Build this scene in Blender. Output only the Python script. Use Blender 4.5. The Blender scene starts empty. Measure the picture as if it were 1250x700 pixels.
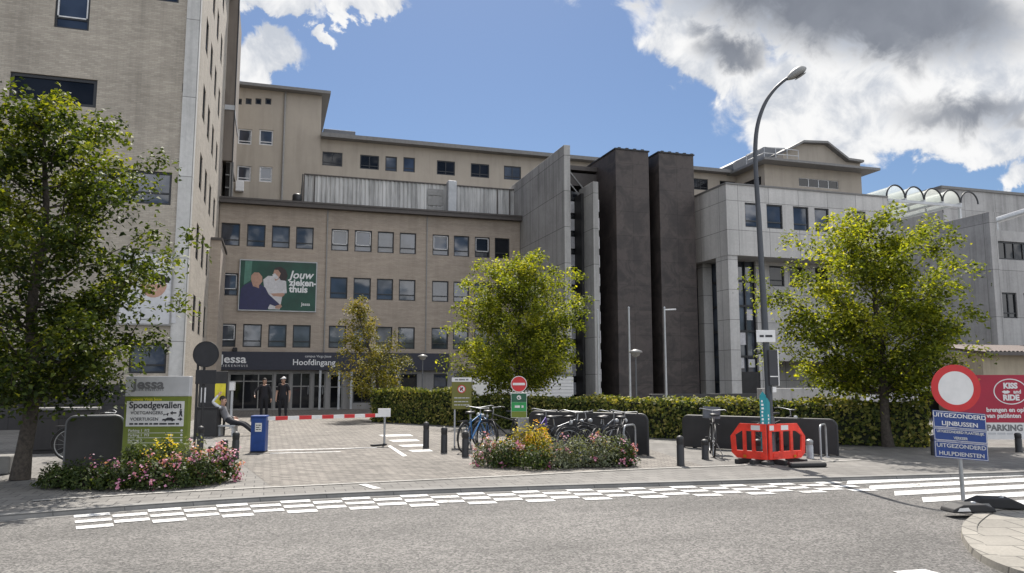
import bpy, bmesh, math, random
import numpy as np
from mathutils import Vector, Matrix

random.seed(7)
rng = np.random.default_rng(7)
S = bpy.context.scene
C = S.collection
R = math.radians
PI = math.pi

# ------------------------------------------------------------------ camera
# world axes: +X runs along the hospital facades to the right, +Y into depth
FPX, EYE, YAW, PITCH = 950.0, 1.7, R(17.3), math.atan(113 / 950)
cam_d = bpy.data.cameras.new("camera")
cam_d.sensor_width = 36
cam_d.lens = 36 * FPX / 1250
cam_d.clip_end = 5000
cam = bpy.data.objects.new("camera", cam_d)
cam.location = (0, 0, EYE)
cam.rotation_euler = (R(90) + PITCH, 0, -YAW)
C.objects.link(cam)
S.camera = cam

# ------------------------------------------------------------------ light
SUN_EL, SUN_AZ = R(54), R(12.6)          # azimuth measured from +Y towards +X
sun_dir = Vector((math.sin(SUN_AZ) * math.cos(SUN_EL), math.cos(SUN_AZ) * math.cos(SUN_EL), math.sin(SUN_EL)))
sd = bpy.data.lights.new("sun", 'SUN')
sd.energy = 4.9
sd.angle = R(0.53)
sd.color = (1.0, 0.94, 0.86)
sun = bpy.data.objects.new("sun", sd)
sun.rotation_euler = (-sun_dir).to_track_quat('-Z', 'Y').to_euler()
sun.location = (10, 30, 60)
C.objects.link(sun)

S.view_settings.view_transform = 'Standard'
S.view_settings.look = 'None'
S.view_settings.gamma = 1
S.view_settings.exposure = 0.68
S.view_settings.use_curve_mapping = False
S.render.engine = 'CYCLES'
S.cycles.max_bounces = 8
S.cycles.transparent_max_bounces = 8


class NT:
    """small helper to write node trees"""
    def __init__(self, tree):
        self.t = tree
        tree.nodes.clear()

    def n(self, kind, **kw):
        nd = self.t.nodes.new(kind)
        for k, v in kw.items():
            if k.startswith('i_'):
                key = k[2:]
                key = int(key) if key.isdigit() else key.replace('_', ' ')
                s = nd.inputs[key]
                if hasattr(v, 'links'):
                    self.t.links.new(v, s)
                else:
                    s.default_value = v
            else:
                setattr(nd, k, v)
        return nd

    def math(self, op, a, b=None, c=None, clamp=False):
        nd = self.t.nodes.new('ShaderNodeMath')
        nd.operation = op
        nd.use_clamp = clamp
        for i, v in enumerate((a, b, c)):
            if v is None:
                continue
            if hasattr(v, 'links'):
                self.t.links.new(v, nd.inputs[i])
            else:
                nd.inputs[i].default_value = v
        return nd.outputs[0]

    def vmath(self, op, a, b=None):
        nd = self.t.nodes.new('ShaderNodeVectorMath')
        nd.operation = op
        for i, v in enumerate((a, b)):
            if v is None:
                continue
            if hasattr(v, 'links'):
                self.t.links.new(v, nd.inputs[i])
            else:
                nd.inputs[i].default_value = v
        return nd.outputs['Value'] if op in ('LENGTH', 'DOT_PRODUCT') else nd.outputs[0]

    def smooth(self, v, lo, hi, a=0.0, b=1.0):
        nd = self.t.nodes.new('ShaderNodeMapRange')
        nd.interpolation_type = 'SMOOTHSTEP'
        self.t.links.new(v, nd.inputs[0])
        nd.inputs[1].default_value = lo
        nd.inputs[2].default_value = hi
        nd.inputs[3].default_value = a
        nd.inputs[4].default_value = b
        return nd.outputs[0]

    def mix(self, f, a, b, blend='MIX'):
        nd = self.t.nodes.new('ShaderNodeMix')
        nd.data_type = 'RGBA'
        nd.blend_type = blend
        for i, v in ((0, f), (6, a), (7, b)):
            if hasattr(v, 'links'):
                self.t.links.new(v, nd.inputs[i])
            else:
                if i and len(v) == 3:
                    v = (*v, 1)
                nd.inputs[i].default_value = v
        return nd.outputs[2]

    def link(self, a, b):
        self.t.links.new(a, b)


# ---- pixel of the photograph (1250 x 700) -> a place in the world
def ray(px, py):
    x = (px - 625) / FPX
    y = (350 - py) / FPX
    fy = math.cos(PITCH) - y * math.sin(PITCH)
    z = math.sin(PITCH) + y * math.cos(PITCH)
    return (x * math.cos(YAW) + fy * math.sin(YAW), -x * math.sin(YAW) + fy * math.cos(YAW), z)


def on_ground(px, py, z=0.0):
    d = ray(px, py)
    t = (z - EYE) / d[2]
    return (d[0] * t, d[1] * t)


def on_front(px, py, b):
    d = ray(px, py)
    t = b / d[1]
    return (d[0] * t, EYE + d[2] * t)


def on_side(px, py, a):
    d = ray(px, py)
    t = a / d[0]
    return (d[1] * t, EYE + d[2] * t)


# ------------------------------------------------------------------ sky
world = bpy.data.worlds.new("World")
S.world = world
world.use_nodes = True
w = NT(world.node_tree)
sky = w.n('ShaderNodeTexSky', sky_type='NISHITA', sun_disc=False, sun_elevation=SUN_EL, sun_rotation=SUN_AZ,
          altitude=50, air_density=1.0, dust_density=0.6, ozone_density=2.2)
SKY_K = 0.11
tc = w.n('ShaderNodeTexCoord')
dirv = tc.outputs['Generated']
sep = w.n('ShaderNodeSeparateXYZ', i_0=dirv)
dx, dy, dz = sep.outputs
zc = w.math('ADD', w.math('MAXIMUM', dz, 0.0), 0.22)
plane = w.n('ShaderNodeCombineXYZ', i_0=w.math('DIVIDE', dx, zc), i_1=w.math('DIVIDE', dy, zc), i_2=0.0).outputs[0]
n1 = w.n('ShaderNodeTexNoise', i_Vector=dirv, i_Scale=5.5, i_Detail=9.0, i_Roughness=0.56, i_Distortion=0.3).outputs['Fac']
n2 = w.n('ShaderNodeTexNoise', i_Vector=dirv, i_Scale=19.0, i_Detail=8.0, i_Roughness=0.6, i_Distortion=0.35).outputs['Fac']
nb_ = w.n('ShaderNodeTexNoise', i_Vector=plane, i_Scale=1.6, i_Detail=7.0, i_Roughness=0.58).outputs['Fac']
# where the clouds stand: soft ellipses in direction space (x/y, z/y)
yy = w.math('MAXIMUM', dy, 0.02)
gx = w.math('DIVIDE', dx, yy)
gz = w.math('DIVIDE', dz, yy)
warp = w.math('MULTIPLY', w.math('SUBTRACT', n1, 0.5), 0.26)
warp2 = w.math('MULTIPLY', w.math('SUBTRACT', n2, 0.5), 0.13)


def sky_pos(px, py):
    d = ray(px, py)
    return d[0] / d[1], d[2] / d[1]


def blob(px, py, rx, ry, rot=0.0, gain=1.0):
    cx, cz = sky_pos(px, py)
    ex = sky_pos(px + rx, py)[0] - cx
    ez = sky_pos(px, py - ry)[1] - cz
    ux = w.math('SUBTRACT', w.math('ADD', gx, warp), cx)
    uz = w.math('SUBTRACT', w.math('ADD', gz, warp2), cz)
    c, s = math.cos(rot), math.sin(rot)
    p = w.math('DIVIDE', w.math('ADD', w.math('MULTIPLY', ux, c), w.math('MULTIPLY', uz, s)), ex)
    q = w.math('DIVIDE', w.math('SUBTRACT', w.math('MULTIPLY', uz, c), w.math('MULTIPLY', ux, s)), ez)
    r2 = w.math('ADD', w.math('MULTIPLY', p, p), w.math('MULTIPLY', q, q))
    return w.math('MULTIPLY', w.math('SUBTRACT', 1.42, w.math('SQRT', r2)), gain)


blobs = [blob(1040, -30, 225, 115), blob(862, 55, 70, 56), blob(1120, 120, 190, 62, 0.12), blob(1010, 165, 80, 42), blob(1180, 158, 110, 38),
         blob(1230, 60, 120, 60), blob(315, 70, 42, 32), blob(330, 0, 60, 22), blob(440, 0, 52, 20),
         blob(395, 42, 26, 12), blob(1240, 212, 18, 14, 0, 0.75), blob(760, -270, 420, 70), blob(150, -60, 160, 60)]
m = blobs[0]
for bl in blobs[1:]:
    m = w.math('SMOOTH_MAX', m, bl, 0.12)
front = w.math('MULTIPLY', m, w.math('GREATER_THAN', dy, 0.02))
rest = w.math('MULTIPLY', w.math('SUBTRACT', nb_, 0.44), 5.0)            # added broken clouds, mostly out of view
field = w.math('MULTIPLY_ADD', w.math('SUBTRACT', rest, front), w.smooth(dy, 0.45, 0.1), front)
field = w.math('ADD', field, w.math('MULTIPLY', w.math('SUBTRACT', n2, 0.5), 0.8))
field = w.math('ADD', field, w.math('MULTIPLY', w.math('SUBTRACT', n1, 0.5), 0.9))
dens = w.smooth(field, 0.18, 0.52)
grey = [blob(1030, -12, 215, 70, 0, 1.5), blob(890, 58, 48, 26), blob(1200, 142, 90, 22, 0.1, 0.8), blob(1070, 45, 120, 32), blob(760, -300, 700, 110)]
gm = grey[0]
for bl in grey[1:]:
    gm = w.math('SMOOTH_MAX', gm, bl, 0.2)
gm = w.math('ADD', gm, w.math('ADD', w.math('MULTIPLY', w.math('SUBTRACT', n1, 0.5), 0.9), w.math('MULTIPLY', w.math('SUBTRACT', n2, 0.5), 0.4)))
gm = w.math('MULTIPLY', w.smooth(gm, 0.1, 1.25), w.smooth(dy, 0.02, 0.15))
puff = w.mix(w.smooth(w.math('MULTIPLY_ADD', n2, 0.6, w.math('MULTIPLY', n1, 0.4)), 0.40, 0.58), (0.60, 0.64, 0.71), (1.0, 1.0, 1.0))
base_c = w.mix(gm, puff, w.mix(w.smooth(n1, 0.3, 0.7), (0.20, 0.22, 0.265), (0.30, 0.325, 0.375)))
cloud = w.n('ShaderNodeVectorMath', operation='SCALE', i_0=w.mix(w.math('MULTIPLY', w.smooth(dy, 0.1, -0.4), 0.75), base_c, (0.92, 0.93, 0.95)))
# clouds in front stand against the sun; unseen ones behind are added, brightened to light the facades
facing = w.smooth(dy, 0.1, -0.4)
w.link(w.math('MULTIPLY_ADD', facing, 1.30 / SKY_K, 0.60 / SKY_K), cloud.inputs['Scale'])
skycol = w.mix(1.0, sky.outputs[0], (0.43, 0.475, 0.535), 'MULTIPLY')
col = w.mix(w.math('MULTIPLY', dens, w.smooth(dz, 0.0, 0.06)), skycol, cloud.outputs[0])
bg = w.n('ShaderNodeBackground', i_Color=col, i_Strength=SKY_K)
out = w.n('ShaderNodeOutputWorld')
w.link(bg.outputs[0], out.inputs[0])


# ------------------------------------------------------------------ materials
def new_mat(name):
    mt = bpy.data.materials.new(name)
    mt.use_nodes = True
    t = NT(mt.node_tree)
    o = t.n('ShaderNodeOutputMaterial')
    p = t.n('ShaderNodeBsdfPrincipled')
    t.link(p.outputs[0], o.inputs[0])
    return mt, t, p, o


def c3(c, k=1.0):
    return (c[0] * k, c[1] * k, c[2] * k, 1)


def plain(name, c, rough=0.6, metal=0.0, vary=0.12, scale=6.0, spec=0.5, bump=0.0):
    mt, t, p, o = new_mat(name)
    co = t.n('ShaderNodeTexCoord').outputs['Object']
    nz = t.n('ShaderNodeTexNoise', i_Vector=co, i_Scale=scale, i_Detail=5.0, i_Roughness=0.6).outputs['Fac']
    f = t.smooth(nz, 0.3, 0.7)
    t.link(t.mix(f, c3(c, 1 - vary), c3(c, 1 + vary)), p.inputs['Base Color'])
    t.link(t.math('MULTIPLY_ADD', nz, 0.2, rough - 0.1), p.inputs['Roughness'])
    p.inputs['Metallic'].default_value = metal
    p.inputs['Specular IOR Level'].default_value = spec
    if bump:
        b = t.n('ShaderNodeBump', i_Height=nz, i_Strength=bump, i_Distance=0.02)
        t.link(b.outputs[0], p.inputs['Normal'])
    return mt


def facade_coord(t):
    """local x+y runs along any axis aligned wall, z is height"""
    co = t.n('ShaderNodeTexCoord').outputs['Object']
    s = t.n('ShaderNodeSeparateXYZ', i_0=co)
    return co, t.n('ShaderNodeCombineXYZ', i_0=t.math('ADD', s.outputs[0], s.outputs[1]), i_1=s.outputs[2], i_2=0.0).outputs[0]


def streaks(t, uv, sx=2.2, sz=0.12):
    mp = t.n('ShaderNodeMapping', i_Vector=uv)
    mp.inputs['Scale'].default_value = (sx, sz, 1)
    return t.n('ShaderNodeTexNoise', i_Vector=mp.outputs[0], i_Scale=1.0, i_Detail=6.0, i_Roughness=0.65).outputs['Fac']


def brick(name, c1, c2, mortar, bw=0.21, bh=0.066, stain=0.25):
    mt, t, p, o = new_mat(name)
    co, uv = facade_coord(t)
    br = t.n('ShaderNodeTexBrick', i_Vector=uv, i_Color1=c3(c1), i_Color2=c3(c2), i_Mortar=c3(mortar), i_Scale=1.0)
    br.inputs['Mortar Size'].default_value = 0.007
    br.inputs['Mortar Smooth'].default_value = 0.2
    br.inputs['Brick Width'].default_value = bw
    br.inputs['Row Height'].default_value = bh
    big = t.n('ShaderNodeTexNoise', i_Vector=uv, i_Scale=0.45, i_Detail=6.0, i_Roughness=0.65).outputs['Fac']
    band = streaks(t, uv, 0.7, 5.0)
    st = streaks(t, uv)
    k = t.math('MULTIPLY', t.smooth(big, 0.3, 0.7, 1 - stain * 0.6, 1 + stain * 0.35), t.smooth(st, 0.25, 0.6, 1 - stain, 1.0))
    k = t.math('MULTIPLY', k, t.smooth(band, 0.35, 0.65, 0.93, 1.06))
    cc = t.n('ShaderNodeVectorMath', operation='SCALE', i_0=br.outputs[0])
    t.link(k, cc.inputs['Scale'])
    t.link(cc.outputs[0], p.inputs['Base Color'])
    p.inputs['Roughness'].default_value = 0.9
    b = t.n('ShaderNodeBump', i_Height=br.outputs['Fac'], i_Strength=0.5, i_Distance=-0.008)
    t.link(b.outputs[0], p.inputs['Normal'])
    return mt


def concrete(name, c, pw=1.6, ph=1.5, joint=0.3, stain=0.3, offset=0.0, msize=0.018):
    mt, t, p, o = new_mat(name)
    co, uv = facade_coord(t)
    br = t.n('ShaderNodeTexBrick', i_Vector=uv, i_Color1=c3(c, 1.05), i_Color2=c3(c, 0.92), i_Mortar=c3(c, joint), i_Scale=1.0)
    br.offset = offset
    br.inputs['Mortar Size'].default_value = msize
    br.inputs['Mortar Smooth'].default_value = 0.3
    br.inputs['Brick Width'].default_value = pw
    br.inputs['Row Height'].default_value = ph
    big = t.n('ShaderNodeTexNoise', i_Vector=co, i_Scale=0.6, i_Detail=8.0, i_Roughness=0.7).outputs['Fac']
    fine = t.n('ShaderNodeTexNoise', i_Vector=co, i_Scale=9.0, i_Detail=6.0, i_Roughness=0.7).outputs['Fac']
    st = streaks(t, uv, 2.6, 0.1)
    k = t.math('MULTIPLY', t.smooth(big, 0.3, 0.7, 1 - stain * 0.5, 1 + stain * 0.3), t.smooth(st, 0.3, 0.58, 1 - stain, 1.0))
    k = t.math('MULTIPLY', k, t.smooth(fine, 0.25, 0.75, 0.92, 1.07))
    cc = t.n('ShaderNodeVectorMath', operation='SCALE', i_0=br.outputs[0])
    t.link(k, cc.inputs['Scale'])
    t.link(cc.outputs[0], p.inputs['Base Color'])
    p.inputs['Roughness'].default_value = 0.85
    b = t.n('ShaderNodeBump', i_Height=fine, i_Strength=0.15, i_Distance=0.01)
    t.link(b.outputs[0], p.inputs['Normal'])
    return mt


def plaster(name, c, stain=0.22):
    mt, t, p, o = new_mat(name)
    co, uv = facade_coord(t)
    big = t.n('ShaderNodeTexNoise', i_Vector=co, i_Scale=0.35, i_Detail=8.0, i_Roughness=0.7).outputs['Fac']
    st = streaks(t, uv, 1.6, 0.15)
    k = t.math('MULTIPLY', t.smooth(big, 0.3, 0.7, 1 - stain * 0.6, 1 + stain * 0.3), t.smooth(st, 0.3, 0.55, 1 - stain, 1.0))
    cc = t.n('ShaderNodeVectorMath', operation='SCALE', i_0=c3(c)[:3])
    t.link(k, cc.inputs['Scale'])
    t.link(cc.outputs[0], p.inputs['Base Color'])
    p.inputs['Roughness'].default_value = 0.9
    return mt


def glass(name, c, spec=1.0, rough=0.04, ior=1.9, wav=0.02):
    mt, t, p, o = new_mat(name)
    co = t.n('ShaderNodeTexCoord').outputs['Object']
    nz = t.n('ShaderNodeTexNoise', i_Vector=co, i_Scale=0.55, i_Detail=3.0).outputs['Fac']
    nb = t.n('ShaderNodeTexNoise', i_Vector=co, i_Scale=0.9, i_Detail=1.0).outputs['Fac']
    t.link(t.mix(t.smooth(nz, 0.35, 0.65), c3(c, 0.55), c3(c, 1.5)), p.inputs['Base Color'])
    p.inputs['Roughness'].default_value = rough
    p.inputs['IOR'].default_value = ior
    b = t.n('ShaderNodeBump', i_Height=nb, i_Strength=wav, i_Distance=0.4)
    t.link(b.outputs[0], p.inputs['Normal'])
    return mt


def paving(name, c, bw, bh, joint=0.5, offset=0.5, vary=0.16, rot=0.0, msize=0.006):
    mt, t, p, o = new_mat(name)
    co = t.n('ShaderNodeTexCoord').outputs['Object']
    mp = t.n('ShaderNodeMapping', i_Vector=co)
    mp.inputs['Rotation'].default_value = (0, 0, rot)
    br = t.n('ShaderNodeTexBrick', i_Vector=mp.outputs[0], i_Color1=c3(c, 1 + vary), i_Color2=c3(c, 1 - vary), i_Mortar=c3(c, joint), i_Scale=1.0)
    br.offset = offset
    br.inputs['Mortar Size'].default_value = msize
    br.inputs['Brick Width'].default_value = bw
    br.inputs['Row Height'].default_value = bh
    big = t.n('ShaderNodeTexNoise', i_Vector=co, i_Scale=0.5, i_Detail=8.0, i_Roughness=0.72).outputs['Fac']
    fine = t.n('ShaderNodeTexNoise', i_Vector=co, i_Scale=30.0, i_Detail=4.0, i_Roughness=0.7).outputs['Fac']
    k = t.math('MULTIPLY', t.smooth(big, 0.3, 0.7, 0.78, 1.16), t.smooth(fine, 0.2, 0.8, 0.85, 1.15))
    cc = t.n('ShaderNodeVectorMath', operation='SCALE', i_0=br.outputs[0])
    t.link(k, cc.inputs['Scale'])
    t.link(cc.outputs[0], p.inputs['Base Color'])
    p.inputs['Roughness'].default_value = 0.85
    b = t.n('ShaderNodeBump', i_Height=br.outputs['Fac'], i_Strength=0.5, i_Distance=-0.006)
    t.link(b.outputs[0], p.inputs['Normal'])
    return mt


def asphalt(name, c):
    mt, t, p, o = new_mat(name)
    co = t.n('ShaderNodeTexCoord').outputs['Object']
    vo = t.n('ShaderNodeTexVoronoi', i_Vector=co, i_Scale=52.0)
    sp = t.n('ShaderNodeSeparateColor', i_0=vo.outputs['Color']).outputs[0]
    big = t.n('ShaderNodeTexNoise', i_Vector=co, i_Scale=0.35, i_Detail=8.0, i_Roughness=0.7, i_Distortion=0.6).outputs['Fac']
    mpl = t.n('ShaderNodeMapping', i_Vector=co)
    mpl.inputs['Scale'].default_value = (0.12, 1.1, 1)
    lane = t.n('ShaderNodeTexNoise', i_Vector=mpl.outputs[0], i_Scale=1.0, i_Detail=5.0, i_Roughness=0.6).outputs['Fac']
    mid = t.n('ShaderNodeTexNoise', i_Vector=co, i_Scale=14.0, i_Detail=6.0, i_Roughness=0.75).outputs['Fac']
    k = t.math('MULTIPLY', t.smooth(sp, 0.0, 1.0, 0.42, 1.65), t.smooth(big, 0.3, 0.7, 0.78, 1.18))
    k = t.math('MULTIPLY', k, t.smooth(mid, 0.25, 0.75, 0.75, 1.25))
    k = t.math('MULTIPLY', k, t.smooth(lane, 0.3, 0.7, 0.82, 1.12))
    # a few long cracks
    cv = t.n('ShaderNodeTexVoronoi', i_Vector=t.mix(0.06, co, t.n('ShaderNodeTexNoise', i_Vector=co, i_Scale=1.5, i_Detail=5.0).outputs['Color']),
             feature='DISTANCE_TO_EDGE', i_Scale=0.28)
    crk = t.smooth(cv.outputs['Distance'], 0.0, 0.004, 0.75, 1.0)
    k = t.math('MULTIPLY', k, crk)
    cc = t.n('ShaderNodeVectorMath', operation='SCALE', i_0=c3(c)[:3])
    t.link(k, cc.inputs['Scale'])
    t.link(cc.outputs[0], p.inputs['Base Color'])
    p.inputs['Roughness'].default_value = 0.8
    b = t.n('ShaderNodeBump', i_Height=sp, i_Strength=0.55, i_Distance=0.008)
    t.link(b.outputs[0], p.inputs['Normal'])
    return mt


def road_paint(name):
    mt, t, p, o = new_mat(name)
    co = t.n('ShaderNodeTexCoord').outputs['Object']
    a = t.n('ShaderNodeTexNoise', i_Vector=co, i_Scale=24.0, i_Detail=6.0, i_Roughness=0.75).outputs['Fac']
    b = t.n('ShaderNodeTexNoise', i_Vector=co, i_Scale=1.3, i_Detail=6.0, i_Roughness=0.7).outputs['Fac']
    f = t.math('ADD', t.math('MULTIPLY', a, 0.6), t.math('MULTIPLY', b, 0.4))
    t.link(t.mix(t.smooth(f, 0.40, 0.50), c3((0.17, 0.165, 0.155)), c3((0.56, 0.56, 0.55))), p.inputs['Base Color'])
    p.inputs['Roughness'].default_value = 0.7
    return mt


def leafy(name, cols, trans=0.45):
    """leaf faces coloured by their own random tint, letting light through"""
    mt, t, p, o = new_mat(name)
    at = t.n('ShaderNodeAttribute', attribute_name='tint')
    cr = t.n('ShaderNodeValToRGB', i_0=at.outputs['Fac'])
    e = cr.color_ramp.elements
    e[0].position, e[0].color = 0.0, c3(cols[0])
    e[1].position, e[1].color = 1.0, c3(cols[-1])
    for i, cc in enumerate(cols[1:-1]):
        q = e.new((i + 1) / (len(cols) - 1))
        q.color = c3(cc)
    t.link(cr.outputs[0], p.inputs['Base Color'])
    p.inputs['Roughness'].default_value = 0.6
    p.inputs['Specular IOR Level'].default_value = 0.25
    tr = t.n('ShaderNodeBsdfTranslucent')
    tint = t.mix(1.0, cr.outputs[0], (1.9, 1.8, 0.45), 'MULTIPLY')
    t.link(tint, tr.inputs[0])
    mx = t.n('ShaderNodeMixShader', i_0=trans)
    t.link(p.outputs[0], mx.inputs[1])
    t.link(tr.outputs[0], mx.inputs[2])
    t.link(mx.outputs[0], o.inputs[0])
    return mt


M = {}
M['brick_pale'] = brick('pale_brick', (0.445, 0.395, 0.325), (0.355, 0.312, 0.256), (0.31, 0.285, 0.25), stain=0.2)
M['brick_tan'] = brick('tan_brick', (0.43, 0.362, 0.296), (0.375, 0.312, 0.256), (0.34, 0.295, 0.25), stain=0.12)
M['brick_side'] = brick('sunny_brick', (0.47, 0.415, 0.34), (0.40, 0.35, 0.29), (0.36, 0.33, 0.29), stain=0.15)  # paler copy of the wing's brick, grazing sunlight put into the colour
M['plaster'] = plaster('beige_plaster', (0.38, 0.335, 0.28), 0.13)
M['plaster_grey'] = plaster('grey_plaster', (0.30, 0.29, 0.28))
M['concrete'] = concrete('grey_concrete_panels', (0.37, 0.36, 0.345), pw=4.0, ph=1.95, joint=0.35, stain=0.32)
M['concrete_light'] = concrete('light_concrete_panels', (0.50, 0.485, 0.465), pw=1.95, ph=1.62, joint=0.4, stain=0.16)
M['concrete_plain'] = concrete('plain_concrete', (0.39, 0.38, 0.37), pw=3.0, ph=2.4, joint=0.5, stain=0.3)
M['concrete_pier'] = concrete('pale_concrete_pier', (0.52, 0.51, 0.49), pw=9.0, ph=3.05, joint=0.45, stain=0.25)
M['plinth'] = concrete('dark_stone_plinth', (0.035, 0.033, 0.034), pw=1.2, ph=0.8, joint=0.5, stain=0.3)
M['frame_dark'] = plain('dark_window_frame', (0.016, 0.017, 0.02), 0.45)
M['frame_white'] = plain('white_window_frame', (0.6, 0.6, 0.6), 0.45)
M['frame_grey'] = plain('grey_aluminium_frame', (0.24, 0.235, 0.225), 0.45)
M['glass'] = glass('window_glass', (0.03, 0.04, 0.062), ior=1.62)
M['glass_dark'] = glass('dark_window_glass', (0.010, 0.011, 0.014), ior=1.38)
M['glass_blind'] = glass('glass_with_blind', (0.17, 0.18, 0.20), ior=1.5)
M['glass_pale'] = glass('glass_with_curtain', (0.07, 0.08, 0.10), ior=1.6)
M['navy'] = plain('navy_fascia_panel', (0.022, 0.024, 0.04), 0.5)
M['white'] = plain('white_lettering', (0.72, 0.72, 0.72), 0.5, vary=0.04)
M['metal_light'] = plain('light_grey_metal', (0.42, 0.43, 0.44), 0.5, 0.2, vary=0.14, scale=2.0)
M['galv'] = plain('galvanised_steel', (0.34, 0.35, 0.36), 0.45, 0.6)
M['roof_dark'] = plain('dark_roof_edge', (0.075, 0.065, 0.06), 0.6)
M['bay_brown'] = plaster('brown_plaster', (0.20, 0.17, 0.145))
M['lamp_steel'] = plain('dark_lamp_steel', (0.055, 0.06, 0.07), 0.5, 0.0, vary=0.06)
M['lamp_grey'] = plain('lamp_housing', (0.26, 0.26, 0.25), 0.5, 0.0, vary=0.06)
M['roof_grey'] = plain('grey_roof_edge', (0.16, 0.155, 0.15), 0.6)
M['zinc'] = plain('zinc_cladding', (0.13, 0.135, 0.145), 0.5, 0.2)
M['black'] = plain('black_paint', (0.015, 0.015, 0.017), 0.5)
M['bollard'] = plain('dark_bollard_paint', (0.022, 0.022, 0.024), 0.55)
M['anthracite'] = plain('anthracite_panel', (0.026, 0.025, 0.026), 0.55, vary=0.25, scale=2.5)
M['blue'] = plain('blue_cabinet_paint', (0.012, 0.05, 0.22), 0.4, vary=0.15)
M['red'] = plain('red_sign_paint', (0.52, 0.022, 0.025), 0.4, vary=0.06)
M['red_plastic'] = plain('red_orange_plastic', (0.72, 0.04, 0.02), 0.5, vary=0.2, scale=4.0)
M['sign_white'] = plain('white_sign_face', (0.68, 0.67, 0.66), 0.4, vary=0.05)
M['sign_header'] = plain('pale_grey_sign_header', (0.50, 0.50, 0.51), 0.4, vary=0.05)
M['sign_green'] = plain('olive_green_sign', (0.15, 0.19, 0.018), 0.4, vary=0.07)
M['sign_olive'] = plain('dark_olive_sign', (0.14, 0.135, 0.02), 0.4, vary=0.07)
M['green_dark'] = plain('dark_green_sign', (0.012, 0.09, 0.045), 0.4)
M['green_mid'] = plain('bright_green_sign', (0.02, 0.27, 0.07), 0.4)
M['sign_blue'] = plain('blue_sign_plate', (0.012, 0.045, 0.20), 0.4, vary=0.06)
M['sign_grey'] = plain('grey_sign_print', (0.16, 0.16, 0.165), 0.5)
M['print_dark'] = plain('dark_print', (0.025, 0.025, 0.03), 0.5)
M['teal'] = plain('teal_flag', (0.008, 0.23, 0.27), 0.5, vary=0.08)
M['yellow'] = plain('yellow_poster', (0.72, 0.62, 0.04), 0.5)
M['crimson'] = plain('crimson_banner', (0.36, 0.012, 0.04), 0.5, vary=0.07, scale=1.5)
M['poster_green'] = plain('green_poster', (0.010, 0.060, 0.038), 0.45, vary=0.35, scale=0.6)
M['poster_navy'] = plain('navy_poster_print', (0.025, 0.027, 0.085), 0.5)
M['poster_white'] = plain('white_poster_print', (0.55, 0.54, 0.55), 0.5)
M['poster_skin'] = plain('skin_poster_print', (0.42, 0.25, 0.18), 0.5)
M['poster_hair'] = plain('hair_poster_print', (0.03, 0.018, 0.018), 0.5)
M['poster_mint'] = plain('mint_poster_print', (0.08, 0.20, 0.15), 0.5)
M['tile'] = plain('dark_roof_tile', (0.10, 0.07, 0.06), 0.7, vary=0.3, scale=8)
M['beige_wall'] = plaster('cream_wall', (0.42, 0.36, 0.27))
M['bark'] = plain('bark', (0.055, 0.045, 0.036), 0.9, vary=0.4, scale=18, bump=0.6)
M['soil'] = plain('soil', (0.03, 0.024, 0.018), 0.95, vary=0.3)
M['kerb'] = concrete('kerb_stone', (0.20, 0.195, 0.185), pw=1.0, ph=4.0, joint=0.45, stain=0.2, msize=0.008)
M['rubber'] = plain('black_rubber', (0.02, 0.02, 0.021), 0.7)
M['tyre'] = plain('tyre_rubber', (0.018, 0.018, 0.018), 0.8)
M['skin'] = plain('skin', (0.44, 0.27, 0.20), 0.55)
M['cloth_black'] = plain('black_uniform', (0.016, 0.016, 0.022), 0.85)
M['cloth_navy'] = plain('dark_trousers', (0.012, 0.013, 0.018), 0.85)
M['cloth_grey'] = plain('grey_shirt', (0.14, 0.14, 0.15), 0.85)
M['cloth_pale'] = plain('pale_sleeve', (0.55, 0.56, 0.58), 0.85)
M['hair'] = plain('dark_hair', (0.02, 0.014, 0.01), 0.7)
M['shoe'] = plain('black_shoe', (0.012, 0.012, 0.012), 0.5)
M['asphalt'] = asphalt('asphalt', (0.097, 0.092, 0.086))
M['asphalt_far'] = plain('distant_asphalt', (0.08, 0.078, 0.075), 0.9, vary=0.2, scale=0.3)
M['pave'] = paving('grey_concrete_paving', (0.15, 0.143, 0.132), 0.30, 0.30, 0.36, 0.5, 0.14, 0.0, 0.008)
M['forecourt'] = paving('beige_brick_paving', (0.165, 0.15, 0.132), 0.22, 0.11, 0.22, 0.5, 0.30, R(45), 0.009)
M['island'] = paving('pale_paving_slabs', (0.235, 0.22, 0.19), 0.5, 0.5, 0.45, 0.5, 0.10, R(20), 0.012)
M['band'] = paving('pale_kerb_band', (0.30, 0.29, 0.27), 1.0, 0.4, 0.5, 0, 0.08)
M['gutter'] = concrete('gutter_concrete', (0.165, 0.16, 0.15), pw=1.0, ph=9.0, joint=0.6, stain=0.2, msize=0.01)
M['paint'] = road_paint('worn_road_paint')
M['leaf_lime'] = leafy('lime_tree_leaves', [(0.024, 0.036, 0.007), (0.085, 0.112, 0.014), (0.21, 0.24, 0.028), (0.45, 0.43, 0.06)], 0.46)  # ramp ends put crown shade and sunlit highlights into the leaf colour
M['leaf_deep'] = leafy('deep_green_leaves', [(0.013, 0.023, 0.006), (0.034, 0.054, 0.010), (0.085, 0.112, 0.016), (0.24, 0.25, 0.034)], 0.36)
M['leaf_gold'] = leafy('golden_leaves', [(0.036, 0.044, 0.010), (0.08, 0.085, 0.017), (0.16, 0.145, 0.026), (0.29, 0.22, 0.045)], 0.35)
M['leaf_hedge'] = leafy('hedge_leaves', [(0.035, 0.052, 0.014), (0.075, 0.10, 0.022), (0.17, 0.18, 0.04), (0.34, 0.30, 0.09)], 0.36)
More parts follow.
